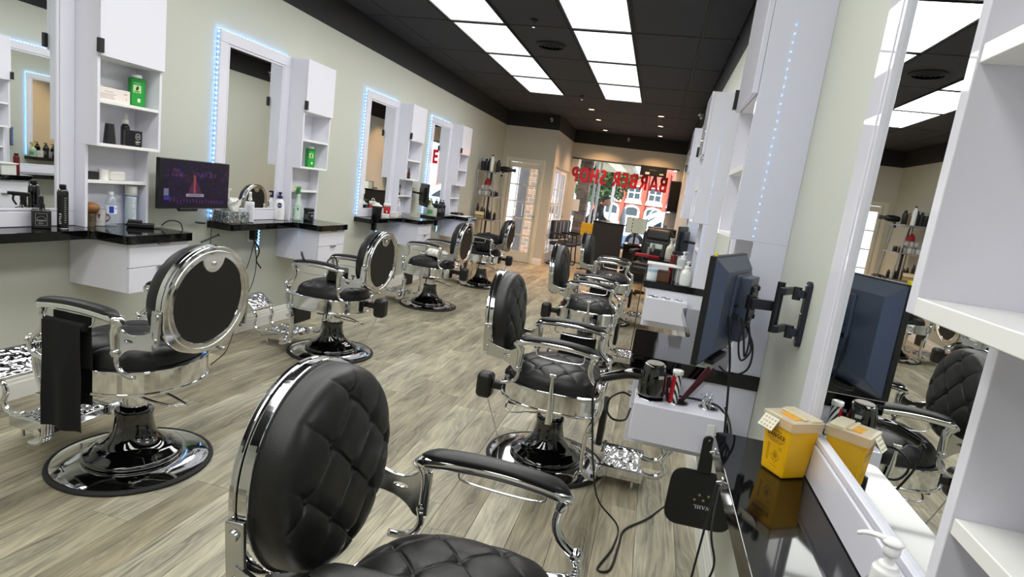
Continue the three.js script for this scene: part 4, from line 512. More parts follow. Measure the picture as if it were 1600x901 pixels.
{
  const stripes = canvasTex(128, 128, (g) => { g.fillStyle = '#e4e4e2'; g.fillRect(0, 0, 128, 128); g.strokeStyle = '#161616'; g.lineWidth = 7; for (let i = -8; i < 16; i++) { g.beginPath(); g.moveTo(i * 18, 0); g.lineTo(i * 18 + 60, 128); g.stroke(); } });
  item('round_brush', 'round hair brush with red side and black and white barrel', 'hair brush', [0.168, 0.837, -2.055], [['barrel', cyl(0.017, 0.017, 0.105, 0, 0.0525, 0, 24), std(0xffffff, 0.4, 0, { map: stripes })], ['red_panel', wrap(0.0176, 0.095, 1.1, 0.05).rotateY(-0.8), C('#a81622', 0.4)], ['end_cap', lathe([[0.008, 0.103], [0.0185, 0.103], [0.0185, 0.117], [0.009, 0.119], [0.008, 0.113]], 24), C('#eeeeec')]], 0);
  for (const [l, p, a, c] of [['dark red comb leaning in the tool holder, teeth toward the brush', [0.192, 0.837, -2.068], -0.48, '#4a0f1c'], ['second dark red comb leaning in the tool holder behind the first', [0.2, 0.837, -2.082], -0.56, '#3a0d18'], ['short dark red comb between dryer and brush', [0.15, 0.837, -2.08], 0.2, '#5a1320']]) item('comb', l, 'comb', p, [['spine', bb(-0.007, 0.004, 0, a > 0 ? 0.08 : 0.165, -0.003, 0.003, 0.002).rotateZ(a), C(c, 0.4)], ['teeth', Array.from({ length: 20 }, (_, i) => bb(0.004, 0.016, 0.04 + i * (a > 0 ? 0.002 : 0.006), 0.0415 + i * (a > 0 ? 0.002 : 0.006), -0.0012, 0.0012).rotateZ(a)), C(c, 0.4)]], 0);
  for (let i = 0; i < 5; i++) item('hair_clip', ['silver hair clip standing in the third ring', 'curved silver hair clip leaning out of the third ring', 'silver hair clip leaning towards the hair dryer', 'small silver hair clip at the front of the third ring', 'silver hair clip lying across the third ring'][i], 'hair clip', [0.276 + 0.009 * (i % 3), 0.837, -2.078 + 0.01 * i], [['blade', tube([[0, 0, 0], [-0.008 + 0.006 * i, 0.02, 0], [0.004 * i, 0.042 - 0.004 * i, 0.004], [0.012 * (i % 2) + 0.006, 0.048, 0]], 0.0026, 14, 6), M.chrome], ['blade', tube([[0.005, 0, 0], [0.01, 0.018, 0.003], [0.004, 0.034, 0.004]], 0.0022, 10, 6), M.chrome]], i * 0.9, 'silver hair clips');
}
{ // hand mirror hanging upside down on a hook
  const t = thing('hand_mirror', 'square black hand mirror with gold stars hanging by its handle', 'hand mirror', [0.299, 0.755, -1.966]); const tilt = (g) => g.rotateZ(0.03);
  const s = new THREE.Shape(), w = 0.109, h = 0.1, r = 0.05; s.moveTo(-w + r, -h); s.lineTo(w - r, -h); s.quadraticCurveTo(w, -h, w, -h + r); s.lineTo(w * 0.95, h - r); s.quadraticCurveTo(w * 0.93, h, w - r, h); s.lineTo(-w + r, h); s.quadraticCurveTo(-w * 0.93, h, -w * 0.95, h - r); s.lineTo(-w, -h + r); s.quadraticCurveTo(-w, -h, -w + r, -h);
  obj('head', tilt(extr(s, 0.012, 0.003, 12).translate(0.002, -0.212, -0.006)), M.plastic, t, 'black rounded square head');
  const hs = new THREE.Shape(); hs.moveTo(-0.02, -0.115); hs.lineTo(0.02, -0.115); hs.lineTo(0.016, 0.0); hs.absarc(0, 0.0, 0.016, 0, Math.PI); hs.lineTo(-0.02, -0.115); const hh = new THREE.Path(); hh.absellipse(0, 0.001, 0.005, 0.009, 0, 2 * Math.PI); hs.holes.push(hh); obj('handle', tilt(extr(hs, 0.012, 0.003, 10).translate(0, 0, -0.006)), M.plastic, t);
  const tx = canvasTex(512, 400, (g) => { g.clearRect(0, 0, 512, 400); g.fillStyle = '#0f0f11'; g.fillRect(0, 0, 512, 400); g.fillStyle = '#c4cad6'; g.font = 'bold 92px serif'; g.textAlign = 'center'; g.fillText('WAHL', 256, 110); g.fillStyle = '#a5925c'; const star = (x, y) => { g.beginPath(); for (let i = 0; i < 10; i++) { const a = -Math.PI / 2 + i * Math.PI / 5, q = i % 2 ? 14 : 34; g.lineTo(x + q * Math.cos(a), y + q * Math.sin(a)); } g.fill(); }; star(110, 200); star(256, 210); star(402, 200); star(180, 300); star(330, 300); });
  obj('emblem', tilt(new THREE.PlaneGeometry(0.1, 0.078).rotateZ(Math.PI).translate(0.012, -0.212, 0.0064)), std(0xffffff, 0.45, 0, { map: tx }), t, 'pale lettering and five gold stars, upside down');
  item('wall_hook', 'small white adhesive hook on the tool holder front', 'hook', [0.299, 0.785, -1.9745], [['plate', RB(0.024, 0.05, 0.003, 0.001, 0, 0.0, 0.0015), C('#f0f0ee')], ['peg', tube([[0, -0.012, 0.002], [0, -0.024, 0.008], [0, -0.026, 0.016], [0, -0.018, 0.018]], 0.003, 12), M.chrome]], 0);
}
{ // monitor seen from behind on a wall arm
  const t = thing('wall_monitor', 'monitor seen from behind on a folding wall arm above the hair dryer', 'monitor', [0.2465, 1.23, -1.89], 1.224);
  obj('bezel', RB(0.405, 0.32, 0.018, 0.003, 0, 0, -0.004), M.plastic, t); obj('screen', B(0.385, 0.295, 0.001, 0, 0.003, -0.0136), C('#0b0c0f', 0.08), t, 'dark screen');
  const fr = (w0, h0, w1, h1, z0, z1) => { const g = RB(1, 1, 1, 0.01, 0, 0, 0.5, 1), p = g.attributes.position; for (let i = 0; i < p.count; i++) { const k = p.getZ(i), w = w0 + (w1 - w0) * k, h = h0 + (h1 - h0) * k; p.setXYZ(i, p.getX(i) * w, p.getY(i) * h, z0 + (z1 - z0) * k); } g.computeVertexNormals(); return g; };
  const shell = std(0x4a5160, 0.38);
  obj('rear_shell', [fr(0.395, 0.312, 0.32, 0.235, 0.004, 0.036), RB(0.2, 0.17, 0.012, 0.005, 0.04, 0.02, 0.038)], shell, t, 'grey blue plastic rear shell'); const vb = obj('mount_box', RB(0.115, 0.2, 0.034, 0.004, 0.04, 0.0, 0.058), shell, t, 'raised mounting block'); obj('mount_plate', [RB(0.09, 0.11, 0.006, 0.002, 0.04, 0.02, 0.079), ...[[-1, -1], [1, -1], [-1, 1], [1, 1]].map(([a, b]) => cyl(0.007, 0.007, 0.006).rotateX(Math.PI / 2).translate(0.04 + a * 0.035, 0.02 + b * 0.045, 0.083))], M.plastic, vb);
  obj('sticker', RB(0.018, 0.042, 0.0006, 0.0002, -0.09, -0.108, 0.0262).rotateX(-0.0), textLines(48, 112, '#e8eaee', (g) => { for (let i = 0; i < 16; i++) { g.fillStyle = '#222'; g.fillRect(8, 6 + i * 6.3, 32, 1 + 3 * hash(i, 2, 7)); } }), t, 'white barcode sticker'); obj('tag', RB(0.012, 0.01, 0.006, 0.001, -0.19, 0.165, 0), C('#f2e21a', 0.5), t, 'yellow tag');
  obj('base_clip', RB(0.16, 0.02, 0.03, 0.006, 0.0, -0.166, 0.01), M.plastic, t); obj('plug', [RB(0.02, 0.014, 0.02, 0.003, -0.04, -0.02, 0.05), RB(0.05, 0.006, 0.006, 0.002, -0.02, 0.012, 0.047)], M.cord, t);
  const a = thing('monitor_arm', 'black jointed wall arm holding the monitor above the hair dryer', 'monitor arm', [0, 0, 0]), blk = std(0x17181b, 0.35);
  const ps = new THREE.Shape(); ps.absarc(0, 0.078, 0.014, 0, Math.PI); ps.absarc(0, -0.078, 0.014, Math.PI, 2 * Math.PI); obj('wall_plate', extr(ps, 0.012, 0.002, 14).rotateY(-Math.PI / 2).translate(0.449, 1.262, -1.745), blk, a); obj('screw', [0.08, 0, -0.08].map((y) => sph(0.0045, 0.436, 1.262 + y, -1.745, 10)), M.steel, a);
  for (const y of [1.318, 1.208]) { obj('knuckle', [RB(0.022, 0.022, 0.026, 0.004, 0.424, y, -1.746), cyl(0.011, 0.011, 0.036, 0.416, y, -1.746, 16)], blk, a); obj('link', RB(0.075, 0.022, 0.016, 0.004, 0, 0, 0).rotateY(1.0).translate(0.398, y, -1.775), blk, a); }
  obj('pivot_post', cyl(0.011, 0.011, 0.15, 0.384, 1.263, -1.802, 18), blk, a); obj('link', RB(0.08, 0.03, 0.016, 0.004, 0, 0, 0).rotateY(0.25).translate(0.35, 1.263, -1.81), blk, a); obj('tilt_head', [cyl(0.014, 0.014, 0.04, 0.315, 1.263, -1.822, 18), RB(0.03, 0.035, 0.03, 0.006, 0.322, 1.262, -1.842), sph(0.016, 0.328, 1.262, -1.858)], blk, a);
}
cordOf('monitor seen from behind', 'black cable bunch hanging behind the rear of the monitor', [[0.3, 1.21, -1.83], [0.312, 1.16, -1.81], [0.325, 1.1, -1.8], [0.33, 1.15, -1.81], [0.318, 1.2, -1.82], [0.3, 1.15, -1.8], [0.315, 1.09, -1.79], [0.335, 1.12, -1.79], [0.322, 1.19, -1.81]], 0.0032);
cordOf('monitor seen from behind', 'black cable looping below the rear of the monitor', [[0.31, 1.2, -1.83], [0.345, 1.13, -1.82], [0.34, 1.06, -1.81], [0.3, 1.03, -1.83], [0.27, 1.04, -1.87]], 0.0032);
cordOf('monitor seen from behind', 'black cord running from the monitor down past the glossy counter', [[0.262, 1.21, -1.82], [0.272, 1.15, -1.8], [0.282, 1.1, -1.79], [0.296, 1.01, -1.8], [0.31, 0.88, -1.8], [0.318, 0.75, -1.78], [0.3, 0.58, -1.73], [0.285, 0.4, -1.7], [0.28, 0.2, -1.7]], 0.0035);
cordOf('monitor seen from behind', 'black cord behind the hand mirror curling toward the baseboard', [[0.35, 0.84, -2.1], [0.36, 0.8, -1.96], [0.35, 0.7, -1.9], [0.325, 0.55, -1.75], [0.345, 0.47, -1.72], [0.325, 0.38, -1.7], [0.34, 0.2, -1.72]], 0.0035);
cordOf('glossy black hair dryer', 'black cord hanging from the hair dryer and looping on the floor planks', [[-0.108, 0.853, -2.06], [-0.112, 0.8, -2.07], [-0.1, 0.65, -2.15], [-0.08, 0.4, -2.35], [-0.03, 0.13, -2.55], [0.07, 0.008, -2.6], [0.06, 0.006, -2.42], [0.012, 0.006, -2.23], [0.05, 0.006, -2.24], [0.085, 0.006, -2.45], [0.1, 0.006, -2.58], [0.204, 0.006, -2.736], [0.32, 0.006, -2.95], [0.42, 0.05, -3.02]], 0.0045);
cordOf('glossy black hair dryer', 'coil of black cord hanging beside the white tool holder', [[0.02, 0.83, -2.05], [-0.01, 0.845, -2.02], [-0.045, 0.825, -2.0], [-0.055, 0.785, -2.0], [-0.03, 0.75, -2.0], [0.015, 0.748, -2.02], [0.028, 0.78, -2.06]], 0.004);
cordOf('glossy black hair dryer', 'black cord lying across the top of the white tool holder', [[0.13, 0.842, -2.12], [0.2, 0.845, -2.11], [0.27, 0.843, -2.118], [0.33, 0.842, -2.08], [0.352, 0.8, -1.99], [0.354, 0.72, -1.96]], 0.0045);
for (let k = 0; k < 2; k++) item('counter_clamp', ['silver clamp at the edge of the glossy counter', 'second silver clamp at the edge of the glossy counter'][k], 'clamp', [0.2365, 0.935, -1.43 + k * 0.16], [['clamp', RB(0.006, 0.018, 0.012, 0.002, 0, 0, 0), M.chrome], ['screw', rod([0, 0, 0], [-0.012, -0.004, 0], 0.003), M.steel]], 0, 'silver clamps on the counter edge');
// shelf pegs and holes inside the nearest cabinet
{ const [x, , z] = R1.at(0.013, 0, -0.2); item('hinge_pin', 'small steel shelf pin in the white cabinet behind the sharps box', 'shelf pin', [x, 1.655, z], [['pin', [cyl(0.0045, 0.0045, 0.008).rotateZ(Math.PI / 2), RB(0.006, 0.004, 0.012, 0.0015, -0.008, 0, 0)], M.chrome], ['washer', cyl(0.006, 0.006, 0.002).rotateZ(Math.PI / 2).translate(-0.003, 0, 0), M.steel]], 0); one('peg_hole', cyl(0.005, 0.005, 0.001, 0, 0, 0, 20).rotateZ(Math.PI / 2), C('#5a4a48', 0.8), 'dark round peg hole in the back of the white cabinet', 'hole', [x - 0.0008, 1.62, z + 0.02]); }
// ---- things on the further right-hand counters
item('jar', 'white jar with blue lid on the black counter over the empty tool holder', 'jar', [0.05, CT, -4.5], [['body', round(0.04, 0.07, 0.9, 0.1), C('#dfe8ec')], ['lid', cyl(0.041, 0.041, 0.02, 0, 0.078, 0), C('#a9c4d6')]], 0);
item('wooden_box', 'small brown wooden box beside the white jar', 'box', [0.125, CT, -4.52], [['box', RB(0.1, 0.075, 0.08, 0.004, 0, 0.0375, 0), C('#5a3a26', 0.5)], ['lid', RB(0.102, 0.012, 0.082, 0.003, 0, 0.078, 0), C('#4a2e1e', 0.5)]], 0);
item('tray', 'white raised tray over the brown wooden box', 'tray', [0.13, CT, -4.65], [['top', RB(0.26, 0.012, 0.18, 0.004, 0, 0.115, 0), C('#e8e8e6')], ['leg', bb(-0.12, -0.1, 0, 0.11, -0.07, 0.07), C('#e2e2e0')], ['leg', bb(0.1, 0.12, 0, 0.11, -0.07, 0.07), C('#e2e2e0')]], 0);
item('pump_bottle', 'tall clear pump bottle at the corner of the black counter', 'bottle', [0.26, CT, -4.6], [['body', RB(0.075, 0.19, 0.06, 0.014, 0, 0.095, 0), phys(0xdfe3e2, 0.15, { transmission: 0.5, thickness: 0 })], ['label', B(0.05, 0.09, 0.0006, 0, 0.09, 0.0305), C('#c9cdca', 0.5)], ...pump(0.19, 0.036, C('#e9eae9'))], 2.4);
item('lotion_bottle', 'rounded white pump bottle by the cabinet of the empty tool holder', 'bottle', [0.292, CT, -4.475], [['body', round(0.042, 0.13, 0.45, 0.35), C('#e3e4e2')], ...pump(0.13, 0.036, C('#f0f0ef'))], 2.6);
item('cup', 'grey cup holding combs behind the clear pump bottle', 'cup', [0.24, CT, -4.72], [['body', lathe([[0, 0], [0.035, 0], [0.042, 0.11], [0.038, 0.11], [0.034, 0.01], [0, 0.01]], 20), C('#8b8d90')], ['combs', [rod([0, 0.02, 0], [0.03, 0.17, 0], 0.005), rod([0, 0.02, 0.01], [-0.03, 0.16, 0.02], 0.005)], M.plastic]], 0);
item('aerosol_can', 'red tall can behind the white raised tray', 'can', [0.2, CT, -4.86], [['body', lathe([[0, 0], [0.028, 0], [0.028, 0.18], [0.02, 0.19], [0, 0.19]], 20), C('#6a1018', 0.3)], ['cap', cyl(0.02, 0.02, 0.03, 0, 0.2), M.plastic]], 0);
item('clipper_stand', 'black clipper charging stand with red trim and a lit display', 'charger', [0.06, CT, -6.55], [['stand', RB(0.12, 0.1, 0.1, 0.012, 0, 0.05, 0), M.plastic], ['trim', RB(0.26, 0.03, 0.08, 0.008, -0.08, 0.015, 0.02), C('#a01420', 0.4)], ['sign', RB(0.13, 0.05, 0.01, 0.002, 0.0, 0.13, 0.02), C('#dfeadf', 0.4)], ['clippers', [RB(0.03, 0.08, 0.03, 0.008, -0.07, 0.07, 0.03), RB(0.03, 0.09, 0.03, 0.008, -0.03, 0.11, 0.05)], M.steel]], 0);
item('spray_bottle', 'beige spray bottle on the counter nearest the office chair', 'bottle', [0.22, CT, -6.6], [['body', round(0.05, 0.17, 0.4, 0.35), C('#cfcdbb')], ...trigger(0.17, C('#d9d8cc'), C('#c8b83a'))], 2.4);
item('spray_bottle', 'second pale spray bottle beside the beige one', 'bottle', [0.27, CT, -6.77], [['body', round(0.045, 0.16, 0.4, 0.3), C('#c9c9c2')], ...trigger(0.16, C('#dcdcd6'))], 2.0);
item('carton', 'white carton behind the beige spray bottle', 'box', [0.37, CT, -6.66], [['box', RB(0.09, 0.12, 0.07, 0.004, 0, 0.06, 0), C('#dcdce0')], ['flap', RB(0.088, 0.004, 0.068, 0.001, 0, 0.121, 0), C('#d2d2d6')]], 0);
{ const t = thing('wall_monitor', 'dark monitor on an arm at the far end of the hair dryer wall', 'monitor', [0.3, 1.2, -6.2], 1.3); obj('housing', [RB(0.4, 0.3, 0.02, 0.004), RB(0.26, 0.2, 0.04, 0.01, 0, 0, 0.026)], C('#22262e', 0.4), t); obj('screen', B(0.38, 0.275, 0.001, 0, 0, -0.0105), C('#0b0c0f', 0.1), t); obj('arm', rod([0, 0, 0.04], [0, 0, 0.14], 0.014), M.plastic, t); }
{ const t = thing('towel_roll', 'green and white patterned towel packs beside the mirror over the empty tool holder', 'towels', [0.38, CT, -3.1]); obj('packs', [0, 1, 2, 3].map((i) => RB(0.09, 0.055, 0.12, 0.015, 0, 0.03 + i * 0.058, 0, 2)), textLines(64, 64, '#dfe6da', (g) => { g.fillStyle = '#2f7a3a'; for (let i = 0; i < 26; i++) g.fillRect(hash(i, 1, 9) * 60, hash(i, 2, 9) * 60, 9, 5); }), t); }
cordOf('clipper charging stand', 'thin black cord hanging from the far white counter to the floor', [[0.0, 0.88, -6.4], [-0.02, 0.6, -6.2], [-0.02, 0.2, -5.9], [-0.03, 0.01, -5.7], [-0.08, 0.006, -5.5], [0.0, 0.006, -5.3], [0.05, 0.006, -5.6]], 0.005);
// ---------------------------------------------------------------- ceiling fittings
for (const [x, z] of [[-1.39, -5.567], [-1.41, -9.351]]) item('sprinkler', z > -7 ? 'small sprinkler head beside the round ceiling vent' : 'small sprinkler head beyond the light panels', 'sprinkler', [x, HC - 0.004, z], [['flange', lathe([[0, -0.02], [0.02, -0.018], [0.035, -0.004], [0.035, 0], [0, 0]], 20), M.tbar], ['head', [cyl(0.008, 0.008, 0.04, 0, -0.035), cyl(0.014, 0.014, 0.004, 0, -0.06)], M.chrome]], 0);
{ const t = thing('ceiling_vent', 'round black air vent with rings in the ceiling', 'vent', [-1.385, HC - 0.004, -6.43]); for (const r of [0.15, 0.115, 0.08, 0.045]) obj('vent_ring', lathe([[r - 0.018, -0.018 - (0.15 - r) * 0.1], [r, -0.006], [r + 0.012, 0], [r, 0.004], [r - 0.018, -0.012]], 36), M.tbar, t); }
const spotGlow = std(0xffffff, 0.5, 0, { emissive: new THREE.Color(1, 0.82, 0.55), emissiveIntensity: 4 });
for (const x of [-1.41, -0.196]) for (const z of [-10.65, -11.92, -13.52]) {
  const t = thing('spot_light', 'round warm recessed ceiling spotlight near the street window', 'spotlight', [x, HC - 0.004, z], 0, 'recessed spotlights near the window');
  obj('trim_ring', lathe([[0.055, 0.004], [0.055, -0.004], [0.075, -0.006], [0.085, 0], [0.085, 0.004]], 28), M.black, t); obj('lamp', cyl(0.05, 0.05, 0.003, 0, 0.0, 0), spotGlow, t);
  const l = new THREE.SpotLight(new THREE.Color(1, 0.56, 0.27), SPOT_LIGHT, 0, 1.0, 0.6); l.position.set(x, HC - 0.012, z); l.target.position.set(x, 0, z); l.shadow.radius = 2; l.castShadow = true; scene.add(l, l.target);
}
for (const [l, p, a] of [['small grey camera on the black band above the french door', [-2.335, 2.96, ZE + 0.03], 0], ['small grey camera on the black band over the street window', [-0.9, 2.97, ZF + 0.03], 0], ['white camera high on the wall over the hair dryer counter', [0.405, 2.9, -9.2], -0.6]]) item('security_camera', l, 'camera', p, [['mount', [cyl(0.02, 0.024, 0.03, 0, 0.02, -0.01), rod([0, 0.02, -0.01], a ? [0.04, 0.02, 0.03] : [0, 0.02, -0.04], 0.012)], C('#9a9a9a')], ['body', [cyl(0.022, 0.026, 0.08).rotateX(Math.PI / 2 - 0.4).translate(0, -0.005, 0.025)], C('#c9c9c8')], ['lens', cyl(0.016, 0.016, 0.006).rotateX(Math.PI / 2 - 0.4).translate(0, -0.02, 0.064), M.plastic]], a);
// ---------------------------------------------------------------- glazed doors
function frenchDoor(name, w, h, cols, rows, p, turn, label, paint) { // local: x across, z out into the room
  const t = thing(name, label, 'door', p, turn); t.userData.kind = 'structure'; const s = 0.055, b = 0.22, d = 0.04;
  obj('stile', bb(-w / 2, -w / 2 + s, 0.005, h, -d, 0, 0.003), paint, t); obj('stile', bb(w / 2 - s, w / 2, 0.005, h, -d, 0, 0.003), paint, t); obj('rail', bb(-w / 2 + s, w / 2 - s, 0.005, b, -d, 0, 0.003), paint, t); obj('rail', bb(-w / 2 + s, w / 2 - s, h - 0.1, h, -d, 0, 0.003), paint, t);
  const W = w - 2 * s, Hh = h - 0.1 - b; for (let i = 1; i < cols; i++) obj('glazing_bar', bb(-W / 2 + i * W / cols - 0.011, -W / 2 + i * W / cols + 0.011, b, h - 0.1, -d + 0.006, -0.006), paint, t); for (let j = 1; j < rows; j++) obj('glazing_bar', bb(-W / 2, W / 2, b + j * Hh / rows - 0.011, b + j * Hh / rows + 0.011, -d + 0.007, -0.007), paint, t);
  for (let i = 0; i < cols; i++) for (let j = 0; j < rows; j++) obj('pane', B(W / cols, Hh / rows, 0.002, -W / 2 + (i + 0.5) * W / cols, b + (j + 0.5) * Hh / rows, -d / 2), M.glass, t);
  obj('door_handle', [sph(0.02, w / 2 - 0.03, 1.0, 0.04), rod([w / 2 - 0.03, 1.0, 0], [w / 2 - 0.03, 1.0, 0.04], 0.008)], M.steel, t);
}
const doorPaint = std(0xded9c8, 0.5);
frenchDoor('door_1', DX1 - DX0 - 0.01, DH - 0.01, 3, 5, [(DX0 + DX1) / 2, 0, ZE - 0.03], 0, 'cream french door with fifteen glass panes', doorPaint);
struct('trim_1', [bb(DX0 - 0.07, DX0, 0, DH + 0.08, ZE - 0.001, ZE + 0.02, 0.004), bb(DX1, DX1 + 0.07, 0, DH + 0.08, ZE - 0.001, ZE + 0.02, 0.004), bb(DX0, DX1, DH, DH + 0.08, ZE - 0.001, ZE + 0.02, 0.004)], doorPaint, 'cream casing around the french door', 'trim');
const whitePaint = std(0xe8eaec, 0.4);
frenchDoor('door_2', (BZ0 - BZ1) / 2 - 0.01, DH - 0.01, 2, 5, [XB - 0.03, 0, BZ0 - (BZ0 - BZ1) / 4], Math.PI / 2, 'white glazed door leaf beside the waiting chairs, hinged at the beige corner', whitePaint);
frenchDoor('door_3', (BZ0 - BZ1) / 2 - 0.01, DH - 0.01, 2, 5, [XB - 0.03, 0, BZ1 + (BZ0 - BZ1) / 4], Math.PI / 2, 'white glazed door leaf beside the waiting chairs, hinged at the street window', whitePaint);
// ---------------------------------------------------------------- street window
{
  const w = thing('window_1', 'large street window with red lettering', 'window', [0, 0, ZF]); w.userData.kind = 'structure'; const fm = std(0xd9d9d6, 0.4), fd = std(0x6c6a66, 0.5);
  obj('window_post', bb(XB, -1.99, WS, WH, -0.11, -0.04, 0.004), fm, w); obj('window_post', bb(0.3, WX1, WS, WH, -0.11, -0.04, 0.004), fm, w); obj('window_rail', bb(XB, WX1, WH - 0.03, WH, -0.11, -0.04), fd, w); obj('window_rail', bb(XB, WX1, WS, WS + 0.05, -0.11, -0.04), fm, w);
  obj('pane', bb(-1.99, 0.3, WS + 0.05, WH - 0.03, -0.08, -0.074), M.glass, w);
  const font = await new FontLoader().loadAsync('fonts/droid/droid_sans_bold.typeface.json'), red = std(0xa80a22, 0.5);
  const word = 'BARBER SHOP'; const g = (ch) => { const q = new TextGeometry(ch, { font, size: 0.335, depth: 0.004, curveSegments: 5, bevelEnabled: true, bevelSize: 0.009, bevelThickness: 0.001, bevelSegments: 1 }); q.computeBoundingBox(); return q; };
  const adv = [...word].map((c) => (c === ' ' ? 0.16 : g(c).boundingBox.max.x + 0.028)), sum = adv.reduce((a, b) => a + b), k = 2.3 / sum; let x = 0;
  [...word].forEach((c, i) => { if (c !== ' ') { const L = obj('letter', g(c).scale(k, 1, 1).rotateY(Math.PI).translate(0.16 - x * k, 1.875, -0.034), red, w, 'red vinyl letter seen from behind'); } x += adv[i]; });
  item('window_sign', 'flat black sign box hanging at the top of the street window', 'sign', [-0.22, 2.2, ZF + 0.05], [['box', RB(0.6, 0.23, 0.05, 0.006, 0, 0.115, 0), M.plastic], ['sticker', B(0.1, 0.05, 0.001, -0.13, 0.06, 0.0256), C('#c9c9c4')], ['sticker', B(0.09, 0.03, 0.001, 0.19, 0.06, 0.0256), C('#d6d6b0')], ['print', B(0.16, 0.02, 0.001, -0.02, 0.14, 0.0256), C('#55555a')]], 0);
  item('paper_notice', 'white paper notice taped inside the street window', 'notice', [-1.94, 1.17, ZF + 0.0], [['sheet', RB(0.23, 0.28, 0.002, 0.0008, 0, 0.14, -0.03), C('#dcdcd6', 0.8)]], 0);
  item('speaker_column', 'tall black speaker on the wall beside the street window', 'speaker', [0.325, 1.45, ZF + 0.12], [['cabinet', RB(0.23, 0.7, 0.2, 0.01, 0, 0.35, 0), M.plastic], ['grille', RB(0.21, 0.66, 0.01, 0.004, 0, 0.35, 0.102), M.cloth]], 0);
  item('notice_board', 'grey notice panel below the tall black speaker', 'panel', [0.32, 1.12, ZF + 0.04], [['board', RB(0.25, 0.3, 0.02, 0.004, 0, 0.15, 0), C('#a9aaac', 0.6)], ['edge', RB(0.26, 0.012, 0.026, 0.003, 0, 0.004, 0), C('#8e8f91', 0.6)]], 0);
}
// ---------------------------------------------------------------- reception
item('reception_desk', 'black reception counter by the street window', 'desk', [-0.82, 0, -11.2], [['front_panel', bb(-0.3, 0.28, 0, 1.09, -0.03, 0.03, 0.004), M.vinyl], ['side_panel', bb(-0.3, -0.24, 0, 1.09, -1.6, -0.03, 0.004), M.vinyl], ['desk_top', bb(-0.31, 0.3, 1.085, 1.11, -0.35, 0.04, 0.004), M.counter], ['work_top', bb(0.3, 1.2, 0.72, 0.75, -0.65, -0.1, 0.004), M.counter], ['modesty_panel', bb(0.3, 1.2, 0, 0.72, -0.6, -0.57), M.vinyl]], 0);
item('back_desk', 'black low cabinet along the wall behind the office chair', 'cabinet', [0.18, 0, -12.3], [['body', bb(-0.28, 0.26, 0, 1.08, -0.25, 0.25, 0.006), M.vinyl], ['top', bb(-0.29, 0.265, 1.08, 1.11, -0.27, 0.27, 0.004), M.plastic]], 0);
{ const t = thing('computer_screen', 'computer screen on the reception desk showing a pale page', 'monitor', [-0.33, 0.75, -11.55], 0.05); obj('housing', [RB(0.39, 0.3, 0.02, 0.004, 0, 0.36, 0), bb(-0.02, 0.02, 0, 0.25, -0.03, -0.01), RB(0.2, 0.012, 0.14, 0.004, 0, 0.006, 0)], M.plastic, t); const tx = canvasTex(256, 192, (g) => { g.fillStyle = '#b9b8a2'; g.fillRect(0, 0, 256, 192); g.fillStyle = '#4a4038'; for (let i = 0; i < 4; i++) g.fillRect(70, 12 + i * 46, 12, 26); g.fillRect(70, 100, 120, 3); blur(g, 100, 20, 120, 8, 20, '#a3a28e'); }); obj('screen', new THREE.PlaneGeometry(0.37, 0.28).translate(0, 0.36, 0.0105), std(0x080808, 0.4, 0, { emissive: new THREE.Color(1, 1, 1), emissiveMap: tx, emissiveIntensity: 0.75 }), t, 'pale lit page'); const l = new THREE.RectAreaLight(new THREE.Color(1, 0.98, 0.85), 0.4, 0.37, 0.28); l.position.set(-0.33, 1.11, -11.535); l.lookAt(-0.33, 1.11, -5); l.castShadow = true; scene.add(l); }
